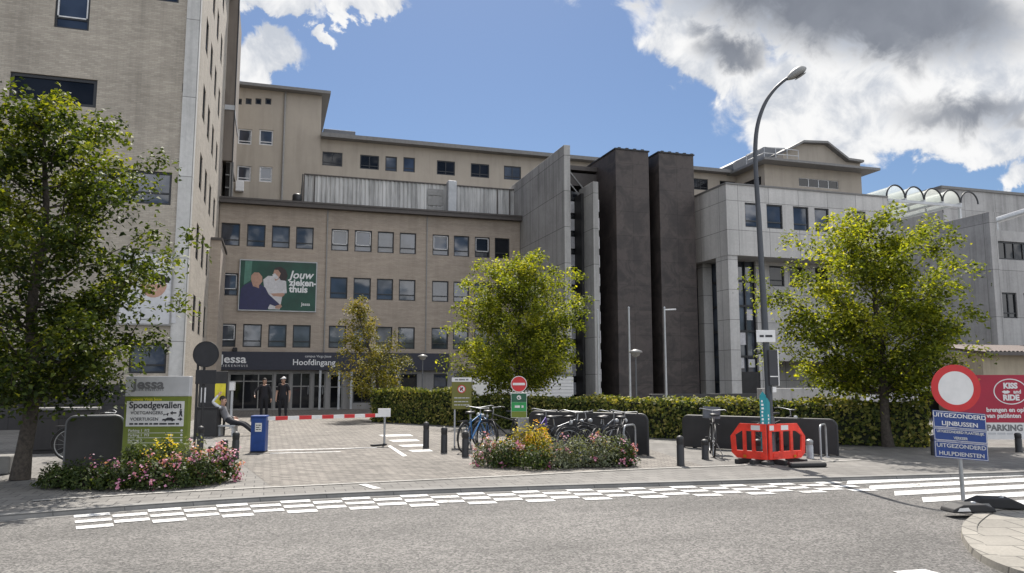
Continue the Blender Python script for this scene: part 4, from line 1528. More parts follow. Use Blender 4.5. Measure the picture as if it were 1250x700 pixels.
def bez(p, c, q, n_=6):
    p, c, q = Vector(p), Vector(c), Vector(q)
    return [p * (1 - t) ** 2 + c * 2 * t * (1 - t) + q * t * t for t in [i / n_ for i in range(n_ + 1)]]


def tree(label, base, H, z0, width, prof, mat, seed, n_limbs=22, clumps=110, per=120, leaf=0.11, trunk_r=0.12, lean=(0, 0), group=None, top_bias=1.0, gap=0.0, spread=1.0):
    """prof: list of (height fraction, radius fraction)"""
    global rng
    rng = np.random.default_rng(seed)
    rd = random.Random(seed)
    root = local_thing('broadleaf_tree', label, 'tree', (base[0], base[1], 0), 0, group)

    def env(t):
        for i in range(len(prof) - 1):
            if prof[i][0] <= t <= prof[i + 1][0]:
                f = (t - prof[i][0]) / (prof[i + 1][0] - prof[i][0])
                return (prof[i][1] * (1 - f) + prof[i + 1][1] * f) * width / 2
        return 0.1
    lobes = [(rd.uniform(0, 2 * PI), rd.uniform(0.08, 0.95), rd.uniform(0.08, 0.4)) for _ in range(12)]

    def env2(t, a):
        r = env(t)
        k_ = 1.0
        for la_, lt, lg in lobes:
            k_ += lg * math.exp(-(math.atan2(math.sin(a - la_), math.cos(a - la_)) / 0.38) ** 2 - ((t - lt) / 0.08) ** 2)
        return r * k_ * 0.85
    tr = MB()
    lead = [Vector((lean[0] * (z / H) ** 1.5 + 0.05 * math.sin(z * 2.1 + seed), lean[1] * z / H + 0.05 * math.cos(z * 1.7 + seed), z)) for z in np.linspace(0, H * 0.93, 14)]
    rs = [trunk_r * (1.25 if i == 0 else 1.0) * (1 - 0.93 * (i / 13)) ** 0.9 + 0.012 for i in range(14)]
    tr.tube(lead, rs, 9)

    def on_lead(z):
        i = min(12, max(0, int(z / (H * 0.93) * 13)))
        f = z / (H * 0.93) * 13 - i
        return lead[i].lerp(lead[i + 1], min(1, max(0, f)))
    P, N, T = [], [], []
    ga = 2.39996
    for i in range(n_limbs):
        t = ((i + 0.5 * rd.random()) / n_limbs) ** top_bias
        a = i * ga + rd.uniform(-0.4, 0.4)
        rr = env2(t, a) * rd.uniform(0.82, 1.12)
        ze = z0 + (H - z0) * t
        zs = min(max(z0 * 0.78, ze - rr * rd.uniform(0.35, 0.75) - 0.1), H * 0.9)
        s_ = on_lead(zs)
        c0 = on_lead(ze)
        e_ = Vector((c0.x + rr * math.cos(a), c0.y + rr * math.sin(a), ze))
        c_ = s_.lerp(e_, 0.55) + Vector((0, 0, (-0.10 if t < 0.75 else 0.1) * rr - 0.02))
        pts = bez(s_, c_, e_, 8)
        r0 = trunk_r * (0.25 - 0.14 * t)
        wob = [Vector((rd.uniform(-1, 1), rd.uniform(-1, 1), rd.uniform(-1, 1))) * 0.045 * rr for _ in range(9)]
        pts = [q_ + wob[k_] * (0 if k_ == 0 else 1) for k_, q_ in enumerate(pts)]
        e_ = pts[8]
        tr.tube(pts[:8], [r0 * (1 - 0.9 * k_ / 7) + 0.002 for k_ in range(8)], 5)
        base_t = rd.uniform(0.25, 0.62)
        nc = max(3, int(rr / 0.34) + 2)
        for k_ in range(nc):
            f = 1.0 if k_ == nc - 1 else 0.26 + 0.74 * (k_ + rd.random() * 0.7) / nc
            q0 = pts[min(8, int(f * 8))]
            side = Vector((-math.sin(a), math.cos(a), 0)) * rd.uniform(-1, 1) * (0.12 + 0.30 * rr * (1.15 - f) * 0.8) + Vector((0, 0, rd.uniform(-0.10, 0.2)))
            c = q0 + side
            if side.length > 0.14:
                tr.tube(bez(q0, q0.lerp(c, 0.5) + Vector((0, 0, -.03)), c, 3), [0.009, 0.007, 0.005, 0.003], 4)
            m_ = int(per * rd.uniform(0.55, 1.35))
            if rd.random() < gap and k_ < nc - 1:
                m_ //= 4
            sr_ = rd.uniform(0.13, 0.23) * spread
            q = np.clip(rng.normal(size=(m_, 3)), -1.9, 1.9) * np.array([sr_, sr_, sr_ * 0.62])
            q[:, 2] -= 0.3 * (q[:, 0] ** 2 + q[:, 1] ** 2) / sr_
            P.append(q + np.array(c))
            nn_ = rng.normal(size=(m_, 3)) * 0.5 + np.array([0.0, 0.0, 0.95])
            N.append(nn_ + q / (np.abs(q).max() + 1e-6) * 0.5)
            T.append(np.clip(base_t + 0.2 * (t - 0.4) + rd.uniform(-0.14, 0.16) + rng.normal(size=m_) * 0.2, 0, 1))  # tint rises with height, light on the crown top put into colour
    tr.build('trunk', 'bark', root)
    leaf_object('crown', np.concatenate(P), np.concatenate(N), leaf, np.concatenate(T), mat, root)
    return root


LT = on_ground(28, 586)
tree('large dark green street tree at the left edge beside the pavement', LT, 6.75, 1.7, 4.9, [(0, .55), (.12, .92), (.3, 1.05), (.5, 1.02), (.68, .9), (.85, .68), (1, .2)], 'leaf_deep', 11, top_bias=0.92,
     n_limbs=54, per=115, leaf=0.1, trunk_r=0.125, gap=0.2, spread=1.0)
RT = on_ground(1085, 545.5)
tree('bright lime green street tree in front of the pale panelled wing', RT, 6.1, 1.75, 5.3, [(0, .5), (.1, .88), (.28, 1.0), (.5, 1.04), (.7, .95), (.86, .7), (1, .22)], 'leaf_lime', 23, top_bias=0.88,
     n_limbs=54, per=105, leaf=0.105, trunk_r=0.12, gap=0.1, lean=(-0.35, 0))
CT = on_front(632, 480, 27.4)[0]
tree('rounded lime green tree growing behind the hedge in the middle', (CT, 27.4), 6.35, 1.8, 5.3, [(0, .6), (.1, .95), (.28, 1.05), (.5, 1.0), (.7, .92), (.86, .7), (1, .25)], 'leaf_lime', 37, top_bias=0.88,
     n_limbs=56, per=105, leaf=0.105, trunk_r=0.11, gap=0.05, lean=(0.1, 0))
MT = on_front(466, 480, 33.5)[0]
tree('small golden leaved tree in front of the entrance fascia', (MT, 33.5), 5.2, 1.4, 3.7, [(0, .55), (.15, 1.1), (.35, 1.0), (.6, .6), (.8, .4), (1, .12)], 'leaf_gold', 41,
     n_limbs=24, per=95, leaf=0.1, trunk_r=0.06, gap=0.25, lean=(-1.3, 0))


def hedge(label, pts, wid, h, seed, per_m2=420):
    """clipped hedge along a polyline (front edge), growing away from the viewer"""
    global rng
    rng = np.random.default_rng(seed)
    root = local_thing('clipped_hedge', label, 'hedge', (pts[0][0], pts[0][1], 0))
    ox, oy = pts[0][0], pts[0][1]
    poly = [(p.x - ox, p.y - oy) for p in catmull(pts, 5)]
    P, N = [], []
    L, Bk = [], []
    for i, p in enumerate(poly):
        a, b_ = Vector(poly[max(i - 1, 0)]), Vector(poly[min(i + 1, len(poly) - 1)])
        d = (b_ - a).normalized()
        nn_ = Vector((-d.y, d.x))
        L.append(Vector(p))
        Bk.append(Vector(p) + nn_ * wid)
    core = MB()
    ins = 0.09
    m_ = len(poly)
    rows_ = []
    for q0, q1 in zip(L, Bk):
        v_ = (q1 - q0).normalized()
        f_, b_ = q0 + v_ * ins, q1 - v_ * ins
        rows_ += [(f_.x, f_.y, 0.01), (f_.x, f_.y, h - ins), (b_.x, b_.y, h - ins), (b_.x, b_.y, 0.01)]
    core.add(rows_, [(4 * i + k_, 4 * i + (k_ + 1) % 4, 4 * i + 4 + (k_ + 1) % 4, 4 * i + 4 + k_) for i in range(m_ - 1) for k_ in range(4)] + [(0, 1, 2, 3), tuple(4 * m_ - 4 + k_ for k_ in range(4))])
    core.build('branches', 'hedge_core', root)
    for i in range(m_ - 1):
        seg = (L[i + 1] - L[i]).length
        d = (L[i + 1] - L[i]).normalized()
        fn = np.array([d.y, -d.x, 0])
        for (c0, c1, z0_, z1_, nv_) in ((L[i], L[i + 1], 0.02, h, fn), (Bk[i], Bk[i + 1], 0.1, h, -fn)):
            k_ = int(seg * h * per_m2 * (1 if nv_ is fn else 0.45))
            f_ = rng.random((k_, 1))
            xy = np.array(c0)[None, :] * (1 - f_) + np.array(c1)[None, :] * f_
            z_ = rng.uniform(z0_, z1_, (k_, 1))
            P.append(np.hstack([xy, z_]) + rng.normal(size=(k_, 3)) * 0.045)
            N.append(nv_ + np.array([0, 0, .35]) + rng.normal(size=(k_, 3)) * 0.55)
        k_ = int(seg * wid * per_m2)
        f_, e_ = rng.random((k_, 1)), rng.random((k_, 1))
        A_ = np.array(L[i])[None] * (1 - f_) + np.array(L[i + 1])[None] * f_
        B_ = np.array(Bk[i])[None] * (1 - f_) + np.array(Bk[i + 1])[None] * f_
        P.append(np.hstack([A_ * (1 - e_) + B_ * e_, np.full((k_, 1), h - 0.02)]) + rng.normal(size=(k_, 3)) * 0.045)
        N.append(np.array([0, 0, 1.0]) + rng.normal(size=(k_, 3)) * 0.5)
    for c0, c1, nv_ in ((L[0], Bk[0], -1), (L[-1], Bk[-1], 1)):
        k_ = int(wid * h * per_m2)
        f_ = rng.random((k_, 1))
        d = (L[1] - L[0]).normalized() if nv_ < 0 else (L[-1] - L[-2]).normalized()
        P.append(np.hstack([np.array(c0)[None] * (1 - f_) + np.array(c1)[None] * f_, rng.uniform(0.02, h, (k_, 1))]) + rng.normal(size=(k_, 3)) * 0.045)
        N.append(np.array([d.x, d.y, 0.3]) * nv_ + rng.normal(size=(k_, 3)) * 0.5)
    P, N = np.concatenate(P), np.concatenate(N)
    cl = np.sin(P[:, 0] * 2.1 + seed) * np.cos(P[:, 1] * 1.9) * 0.14 + np.sin(P[:, 2] * 4 + P[:, 0] * 3.0) * 0.08
    P[:, 2] = np.maximum(P[:, 2] + cl * 0.38 * (P[:, 2] / h), 0.03)
    leaf_object('foliage', P, N, 0.105, 0.42 + cl * 1.3 + rng.normal(size=len(P)) * 0.30, 'leaf_hedge', root, aspect=0.7)
    return root


hl = [on_ground(*q) for q in ((453, 515.5), (500, 517.5), (556, 520.5))]
hedge('clipped sunlit hedge left of the olive sign, with a free left end', hl, 1.0, 1.28, 3)
hr = [on_ground(*q) for q in ((572, 521.5), (660, 526.5), (740, 531.5), (820, 536), (930, 540), (1040, 544), (1134, 547))]
hedge('long clipped hedge running behind the bicycles to the right tree', hr, 0.9, 1.08, 5)


def shrub(label, loc, rx, ry, h, leafmat, seed, flower=None, nleaf=420, nflower=90, leaf=0.06, group=None, cat='shrub', fsize=0.045):
    global rng
    rng = np.random.default_rng(seed)
    root = local_thing('flowering_shrub' if flower else 'leafy_shrub', label, cat, (loc[0], loc[1], 0), 0, group)
    rd = random.Random(seed)
    st = MB()
    for i in range(9):
        a = rd.uniform(0, 2 * PI)
        r_ = rd.uniform(.3, .85)
        st.tube(bez((0.03 * math.cos(a), 0.03 * math.sin(a), 0), (rx * .3 * math.cos(a), ry * .3 * math.sin(a), h * .6), (rx * r_ * math.cos(a), ry * r_ * math.sin(a), h * rd.uniform(.6, .9)), 4), 0.006, 4)
    st.build('stems', 'bark', root)

    def shell(k_, inner):
        u_ = rng.normal(size=(k_, 3))
        u_ /= np.linalg.norm(u_, axis=1, keepdims=True)
        u_[:, 2] = np.abs(u_[:, 2]) * 1.0
        ph_ = np.arctan2(u_[:, 1], u_[:, 0])
        lob = 1 + 0.13 * np.sin(ph_ * 3 + seed) + 0.12 * np.sin(ph_ * 5 + u_[:, 2] * 6 + seed * 2)
        r_ = (rng.uniform(inner, 1.0, k_) ** 0.5) * lob
        p_ = u_ * r_[:, None] * np.array([rx, ry, h * .93])
        p_[:, 2] = np.maximum(p_[:, 2] + 0.03, 0.03)
        return p_, u_
    p_, u_ = shell(nleaf, 0.3)
    leaf_object('foliage', p_, u_ + rng.normal(size=p_.shape) * 0.6 + np.array([0, 0, .3]), leaf, 0.45 + rng.normal(size=nleaf) * 0.25, leafmat, root, aspect=0.5)
    if flower:
        k_ = max(5, nflower // 11)
        c_, cu_ = shell(k_, 0.85)
        c_ = c_ * 1.03
        idx = np.repeat(np.arange(k_), 11)
        q = c_[idx] + rng.normal(size=(k_ * 11, 3)) * 0.036
        leaf_object('blossom', q, cu_[idx] + rng.normal(size=q.shape) * 0.6 + np.array([0, 0, .4]), fsize, 0.5 + rng.normal(size=len(q)) * 0.3, flower, root, aspect=0.9)
    return root


def bed(label, pts):
    """low soil bed edged with small kerb stones"""
    cx_, cy_ = sum(p[0] for p in pts) / len(pts), sum(p[1] for p in pts) / len(pts)
    root = local_thing('planting_bed', label, 'flower bed', (cx_, cy_, 0))
    q = [(x - cx_, y - cy_) for x, y in pts]
    MB().zprism(q, 0.012, 0.07).build('soil', 'soil', root, bevel=0.03)
    MB().zprism([(x * .8, y * .7) for x, y in q], 0.071, 0.11).build('mound', 'soil', root)
    return root


def gp_(px, py):
    return on_ground(px, py)


bed('low planting bed with pink flowers in front of the green entrance sign', [gp_(60, 596), gp_(150, 597), gp_(274, 588), gp_(270, 578), gp_(150, 583), gp_(70, 586)])
bed('low planting bed of yellow and pink flowers below the no-entry sign', [gp_(594, 568.5), gp_(690, 572), gp_(772, 570), gp_(768, 565), gp_(690, 566), gp_(600, 564)])

# left bed: shrubs from left to right (pixel of the base, width px, height px)
LEFTB = [((68, 597), 34, 27, 'leaf_shrub', None, 'dark leafy shrub at the left end of the left planting bed', 0),
         ((104, 598), 40, 32, 'leaf_shrub', 'petal_pink', 'dark shrub with few pink flowers, second from the left end of the left bed', 30),
         ((140, 599), 40, 34, 'leaf_shrub', 'petal_pink', 'dark green shrub with scattered pink flowers in front of the green sign', 60),
         ((163, 588), 30, 48, 'leaf_shrub', None, 'tall dark leafy plant against the left part of the green sign', 0),
         ((198, 588), 32, 50, 'leaf_shrub', 'petal_yellow', 'tall plant with bright yellow flowers in front of the green sign', 260),
         ((180, 599), 36, 36, 'leaf_shrub', 'petal_pink', 'pink flowering shrub below the yellow flowers of the left bed', 130),
         ((213, 597), 34, 38, 'leaf_shrub', 'petal_pink', 'dense pink flowering shrub right of the yellow flowers', 170),
         ((231, 589), 32, 50, 'leaf_grey', 'petal_pink', 'tall silvery shrub with pale pink flowers right of the green sign', 70),
         ((245, 594), 34, 40, 'leaf_shrub', 'petal_pink', 'leafy pink flowering shrub between silvery shrub and the pink right end', 110),
         ((268, 589), 32, 40, 'leaf_shrub', 'petal_pink', 'round bright pink flowering shrub at the right end of the left bed', 420)]
MIDB = [((600, 570), 36, 32, 'leaf_grey', 'petal_pink', 'pale pink flowering shrub at the left end of the middle bed', 260),
        ((622, 572), 34, 34, 'leaf_shrub', 'petal_pink', 'green shrub with pink blossoms next to the left end of the middle bed', 100),
        ((643, 566), 38, 46, 'leaf_yellow', 'petal_yellow', 'yellow leaved shrub under the green sign in the middle bed', 120),
        ((662, 568), 30, 46, 'leaf_yellow', 'petal_orange', 'shrub with orange yellow flowers right of the no-entry post', 170),
        ((655, 574), 40, 30, 'leaf_shrub', None, 'low dark green shrub at the front of the middle bed', 0),
        ((686, 573), 36, 34, 'leaf_grey', 'petal_pink', 'light green shrub with pink flowers at the centre right of the middle bed', 90),
        ((712, 571), 38, 38, 'leaf_grey', None, 'pale green flowerless shrub in the right half of the middle bed', 0),
        ((738, 571), 38, 40, 'leaf_grey', 'petal_pink', 'tall pale shrub with a few pink flowers in the middle bed, near the bikes', 60),
        ((762, 570), 32, 34, 'leaf_shrub', 'petal_pink', 'dark shrub with pink flowers at the right end of the middle bed', 150)]
for i, (px, wpx, hpx, lm_, fm_, lab, nf) in enumerate(LEFTB + MIDB):
    x, y = on_ground(*px)
    dpt = math.hypot(x, y) * 0.985
    rx, h = wpx / FPX * dpt * 0.66, hpx / FPX * dpt * (0.94 if i < len(LEFTB) else 1.02)
    shrub(lab, (x, y + 0.12), rx, rx * 0.9, h, lm_, 100 + i, fm_, nleaf=1150, nflower=int(nf * 1.15), leaf=0.062, group='flowering shrubs in the planting beds')

# ------------------------------------------------------------------ street objects
def at_plane(px, py, dist):
    """point at a given distance in front of the viewpoint"""
    d = ray(px, py)
    t_ = dist / (d[0] * math.sin(YAW) + d[1] * math.cos(YAW))
    return Vector((d[0] * t_, d[1] * t_, EYE + d[2] * t_))


def spot(px, py):
    x, y = on_ground(px, py)
    dist = x * math.sin(YAW) + y * math.cos(YAW)
    return x, y, dist / FPX          # place and metres per photo pixel


YF0 = YF(0.0)

# lamp post
lx, ly, mpp = spot(941, 566)
LD = mpp * FPX
lamp = thing('street_lamp', 'tall curved street lamp rising beside the red plastic barrier', 'street lamp', (lx, ly, 0))
pp_ = [at_plane(*q, LD) for q in ((940.5, 560), (938, 470), (931, 350), (926, 262), (923, 215), (922, 180), (925, 152), (933, 128), (944, 111), (956, 99.5), (966, 93))]
cr_ = [Vector((lx, ly, 0))] + pp_[1:4] + catmull([tuple(v_) for v_ in pp_[3:]], 4)[1:]
b = MB()
b.tube(cr_, [0.085, 0.072, 0.062, 0.055] + list(np.linspace(0.051, 0.03, len(cr_) - 4)), 12)
b.build('pole', 'lamp_steel', lamp)
b = MB()
b.lathe([(0.16, 0.0), (0.16, 0.03), (0.115, 0.08), (0.11, 0.9), (0.09, 0.95)], 14, 0, (lx, ly, 0.005))
b.build('base', 'lamp_steel', lamp)
h0, h1 = at_plane(961, 97, LD), at_plane(983, 84, LD)
ax = (h1 - h0).normalized()
sd_v = ax.cross(Vector((0, 0, 1))).normalized()
up_ = sd_v.cross(ax)
b = MB()
vs, fs = [], []
NS, NR = 9, 12
for i in range(NS):
    f = i / (NS - 1)
    r_ = (0.05, 0.09, 0.125, 0.15, 0.165, 0.165, 0.155, 0.125, 0.06)[i]
    for k_ in range(NR):
        a = 2 * PI * k_ / NR
        vs.append(h0.lerp(h1, f) + sd_v * math.cos(a) * r_ + up_ * math.sin(a) * r_ * (0.75 if math.sin(a) > 0 else 0.5))
for i in range(NS - 1):
    for k_ in range(NR):
        fs.append((i * NR + k_, i * NR + (k_ + 1) % NR, (i + 1) * NR + (k_ + 1) % NR, (i + 1) * NR + k_))
b.add(vs, fs, 0, True)
b.add(vs[:NR], [tuple(range(NR))[::-1]])
b.add(vs[-NR:], [tuple(range(NR))])
hd = b.build('lamp_head', 'lamp_grey', lamp)
b = MB()
b.add([h0.lerp(h1, 0.3 + 0.6 * (0.5 + 0.5 * math.cos(2 * PI * k_ / 14))) + sd_v * 0.13 * math.sin(2 * PI * k_ / 14) - up_ * (0.09 + 0.0) for k_ in range(14)], [tuple(range(14))])
b.build('lens', 'frame_grey', hd)


def bars(mb, mp_, rows_, mi=0, d0=-0.004, d1=-0.001, seed=1):
    """tiny word shaped marks: rows of (s0, s1, t, height)"""
    rd = random.Random(seed)
    for s0_, s1_, t_, h_ in rows_:
        x_ = s0_
        while x_ < s1_ - h_ * 0.5:
            w_ = min(rd.uniform(1.5, 4.5) * h_, s1_ - x_)
            mb.mbox(mp_, x_, x_ + w_, t_ - h_ / 2, t_ + h_ / 2, d0, d1, mi)
            x_ += w_ + h_ * 0.7
    return mb


# small signs on the lamp post
c_ = at_plane(935, 410.5, LD - 0.14)
sg = local_thing('sign', 'small white name plate high on the lamp post', 'sign', c_, -YAW)
wv_, hv_ = 23 * mpp / 2, 14.5 * mpp / 2
MB().mbox(YF0, -wv_, wv_, -hv_, hv_, 0, 0.02).build('plate', 'sign_white', sg, bevel=0.006)
bars(MB(), YF0, [(-0.13, 0.13, 0.0, 0.045)]).build('lettering', 'print_dark', sg)
MB().mbox(YF0, -0.02, 0.02, -0.03, 0.03, 0.021, 0.09).build('bracket', 'galv', sg)
c_ = at_plane(944.5, 449, LD - 0.12)
sg = local_thing('sign', 'dark upright sign box with pale edge on the lamp post, under the white plate', 'sign', c_, -YAW + 0.5)
MB().mbox(YF0, -0.12, 0.12, -0.36, 0.36, 0, 0.05).build('panel', 'print_dark', sg, bevel=0.008)
b = MB()
b.mbox(YF0, 0.122, 0.145, -0.37, 0.37, -0.005, 0.055)
b.mbox(YF0, -0.11, 0.11, -0.19, -0.17, -0.006, -0.001)
b.build('edge', 'sign_white', sg)
MB().mbox(YF0, -0.04, 0.05, -0.50, -0.39, 0.0, 0.03).build('lower_plate', 'sign_white', sg)
# teal beach-flag style banner round the post
c_ = at_plane(936, 540, LD - 0.2)
fl = local_thing('banner', 'tall teal banner column with white letters standing at the lamp post foot', 'banner', (c_.x, c_.y, 0), -YAW)
z0_, z1_ = 0.28, 1.43
b = MB()
b.prism([(-0.11, z0_ + .02), (0.02, z0_), (0.02, z1_ - .06), (-0.05, z1_ + 0.02), (-0.11, z1_ - 0.07)], YF0, 0, 0.012)
b.build('left_face', 'teal', fl)
b = MB()
b.prism([(0.021, z0_), (0.115, z0_ + .03), (0.115, z1_ - 0.20), (0.06, z1_ - 0.12), (0.021, z1_ - 0.1)], lambda s_, t_, d: (s_, d + (s_ - .02) * 0.8, t_), 0, 0.012)
b.build('right_face', 'teal', fl)
b = MB()
rd = random.Random(5)
for i in range(13):
    t_ = z0_ + 0.09 + i * 0.072
    b.mbox(YF0, -0.085, -0.085 + rd.uniform(.03, .05), t_, t_ + 0.042, -0.004, -0.001)
    if i < 9:
        b.mbox(lambda s_, tt, d: (s_, d + (s_ - .02) * 0.8, tt), 0.05, 0.05 + rd.uniform(.025, .04), t_, t_ + 0.042, -0.004, -0.001)
b.build('lettering', 'white', fl)['kind'] = 'stuff'
MB().tube([(0.0, 0.03, 0.0), (0.0, 0.03, z1_ - 0.1)], 0.018, 8).build('pole', 'galv', fl)
MB().lathe([(0.13, 0), (0.13, 0.04), (0.03, 0.07)], 12, 0, (0, 0.03, 0.005)).build('base', 'rubber', fl)

# red plastic barriers
def barrier(label, p0, p1, h=0.80, flip=False):
    p0, p1 = Vector(p0), Vector(p1)
    L_ = (p1 - p0).length
    rz = math.atan2(p1.y - p0.y, p1.x - p0.x)
    root = local_thing('road_barrier', label, 'barrier', (p0.x, p0.y, 0), rz, 'red plastic barriers around the lamp post')
    mpb = (lambda s_, t_, d: (L_ - s_, d, t_)) if flip else YF0
    z0_ = 0.10
    b = MB()
    # outer end slants, slots stay open
    b.prism([(0.22, h), (L_, h), (L_, h - 0.15), (0.25, h - 0.15), (0.10, h - 0.24), (0.0, h - 0.27)], mpb, -0.02, 0.02)
    b.prism([(0.02, z0_ + .10), (0.12, z0_ + .15), (L_, z0_ + .15), (L_, z0_), (0.14, z0_)], mpb, -0.02, 0.02)
    b.prism([(0.0, h - 0.272), (0.099, h - 0.242), (0.119, z0_ + .152), (0.019, z0_ + .102)], mpb, -0.02, 0.02)
    b.mbox(mpb, L_ - 0.08, L_, z0_ + .152, h - 0.152, -0.02, 0.02)
    nslot = 3
    for i in range(1, nslot):
        x_ = 0.11 + (L_ - 0.19) * i / nslot
        b.mbox(mpb, x_ - 0.035, x_ + 0.035, z0_ + .152, h - 0.152, -0.018, 0.018)
    for q in (0.14, L_ - 0.22):
        b.mbox(mpb, q, q + 0.12, z0_ + .04, z0_ + .12, -0.035, -0.021)
    b.build('panel', 'red_plastic', root)
    b = MB()
    x_ = 0.28
    i = 0
    while x_ < L_ - 0.1:
        if i % 2 == 1:
            b.mbox(mpb, x_, min(x_ + 0.2, L_ - 0.02), h - 0.125, h - 0.03, -0.025, -0.0205)
        x_ += 0.2
        i += 1
    b.build('reflective_strip', 'sign_white', root)
    b = MB()
    b.mbox(mpb, 0.3, 0.36, z0_ + .02, z0_ + .07, -0.04, -0.0355)
    b.build('reflector', 'petal_orange', root)
    for q in (0.22, L_ - 0.25):
        MB().mbox(mpb, q, q + 0.09, 0.0, z0_ - .002, -0.26, 0.26).build('foot', 'rubber', root, bevel=0.015)
    return root


b0, b1, b2 = at_plane(893, 555, LD + 0.30), at_plane(938, 560, LD - 0.28), at_plane(983, 556, LD + 0.22)
barrier('left red plastic road barrier panel, its left end sloping down beside a parked bicycle', (b0.x, b0.y), (b1.x - 0.03, b1.y))
barrier('right red plastic road barrier panel, its right end sloping down', (b1.x + 0.03, b1.y + .02), (b2.x, b2.y), flip=True)
c_ = spot(985, 570)
tag(MB().zprism([(c_[0] - .45, c_[1] - .1), (c_[0] + .3, c_[1] - .22), (c_[0] + .42, c_[1] + .1), (c_[0] - .3, c_[1] + .22)], 0.006, 0.09).build('base_plate', 'rubber', None, bevel=0.03),
    'black rubber base plate lying on the pavement right of the lamp post', 'base plate')

# bollards
BOL = []


def bollard(px, py, hpx, label, wpx=9.5, grey=False):
    x, y, m_ = spot(px, py)
    h, r_ = hpx * m_, 0.075
    if not BOL or grey:
        root = local_thing('bollard', label, 'bollard', (x, y, 0), -YAW, 'bollards')
        MB().lathe([(r_ * 1.05, 0), (r_ * 1.05, 0.05), (r_, 0.06), (r_, 0.50), (r_ * .93, 0.51), (r_ * .93, 0.55), (r_, 0.56), (r_, 0.66)], 14).build('post', 'galv' if grey else 'bollard', root)
        MB().lathe([(r_ * 1.04, 0.661), (r_ * 1.04, 0.69), (r_ * .7, 0.735), (0.012, 0.755)], 14).build('cap', 'galv' if grey else 'bollard', root)
        if not grey:
            BOL.append(root)
    else:
        root = copy_thing(BOL[0], (x, y, 0), -YAW, label)
    root.scale = (1, 1, h / 0.755)
    return root


bollard(244, 550, 29, 'dark bollard at the foot of the round sign post')
bollard(258, 557, 12, 'shortest dark bollard, just right of the round sign post')
bollard(273, 560, 23, 'middle dark bollard between the short one and the tall one near the pink shrub')
bollard(287, 561, 33, 'tall dark bollard nearest the left side of the blue cabinet')
bollard(520, 547, 31, 'leftmost of three dark bollards near the olive sign, beside the white stripes')
bollard(542, 553, 31, 'middle dark bollard in front of the left post of the olive sign')
bollard(568, 558, 31, 'dark bollard in front of the blue bicycle, left of the middle flower bed')
bollard(831, 569, 36, 'dark bollard standing alone right of the middle dark screen')
bollard(861, 561, 24, 'dark bollard in front of the bicycle beside the red barrier')
bollard(926, 564, 27, 'dark bollard in front of the red barrier just left of the lamp post')
bollard(989, 560, 23, 'grey metal bollard right of the red barrier', grey=True)
bollard(1141, 556, 24, 'dark bollard at the right end of the long hedge')
bollard(1244, 552, 23, 'dark bollard under the crimson banner at the right edge')


# dark screens of the bicycle parking
def screen(label, p0, p1, h, rail=False):
    p0, p1 = Vector((*p0[:2],)), Vector((*p1[:2],))
    L_ = (p1 - p0).length
    rz = math.atan2(p1.y - p0.y, p1.x - p0.x)
    root = local_thing('parking_screen', label, 'screen', (p0.x, p0.y, 0), rz, 'dark screens of the bicycle parking')
    r_ = 0.14
    prof = [(0, 0.02), (L_, 0.02)] + [(L_ - r_ + r_ * math.cos(a), h - r_ + r_ * math.sin(a)) for a in np.linspace(0, PI / 2, 6)] + [(r_ - r_ * math.sin(a), h - r_ + r_ * math.cos(a)) for a in np.linspace(0, PI / 2, 6)]
    MB().prism(prof, YF0, 0, 0.10).build('panel', 'anthracite', root)
    b = MB()
    edge = [(0, 0.0, 0.0)] + [(s_, 0.05, t_) for s_, t_ in prof[2:][::-1]] + [(L_, 0.05, 0.0)]
    edge[0] = (0, 0.05, 0)
    b.tube(edge, 0.035, 8)
    b.build('edge_tube', 'zinc' if rail else 'bollard', root)
    b = MB()
    for x_ in (0.25, L_ - 0.25):
        b.box(x_ - 0.04, x_ + 0.04, 0.10, 0.18, 0, h - 0.1)
    b.build('post', 'bollard', root)['kind'] = 'stuff'
    return root


screen('dark screen panel behind the bicycles and the middle flower bed', spot(646, 549), spot(790, 557), 0.90)
screen('dark screen panel behind the red plastic barrier', spot(834, 546.5), spot(1022, 557), 0.78)
screen('dark screen panel with bright tube edge behind the left flower bed', spot(78, 574), spot(147, 571), 0.98, True)

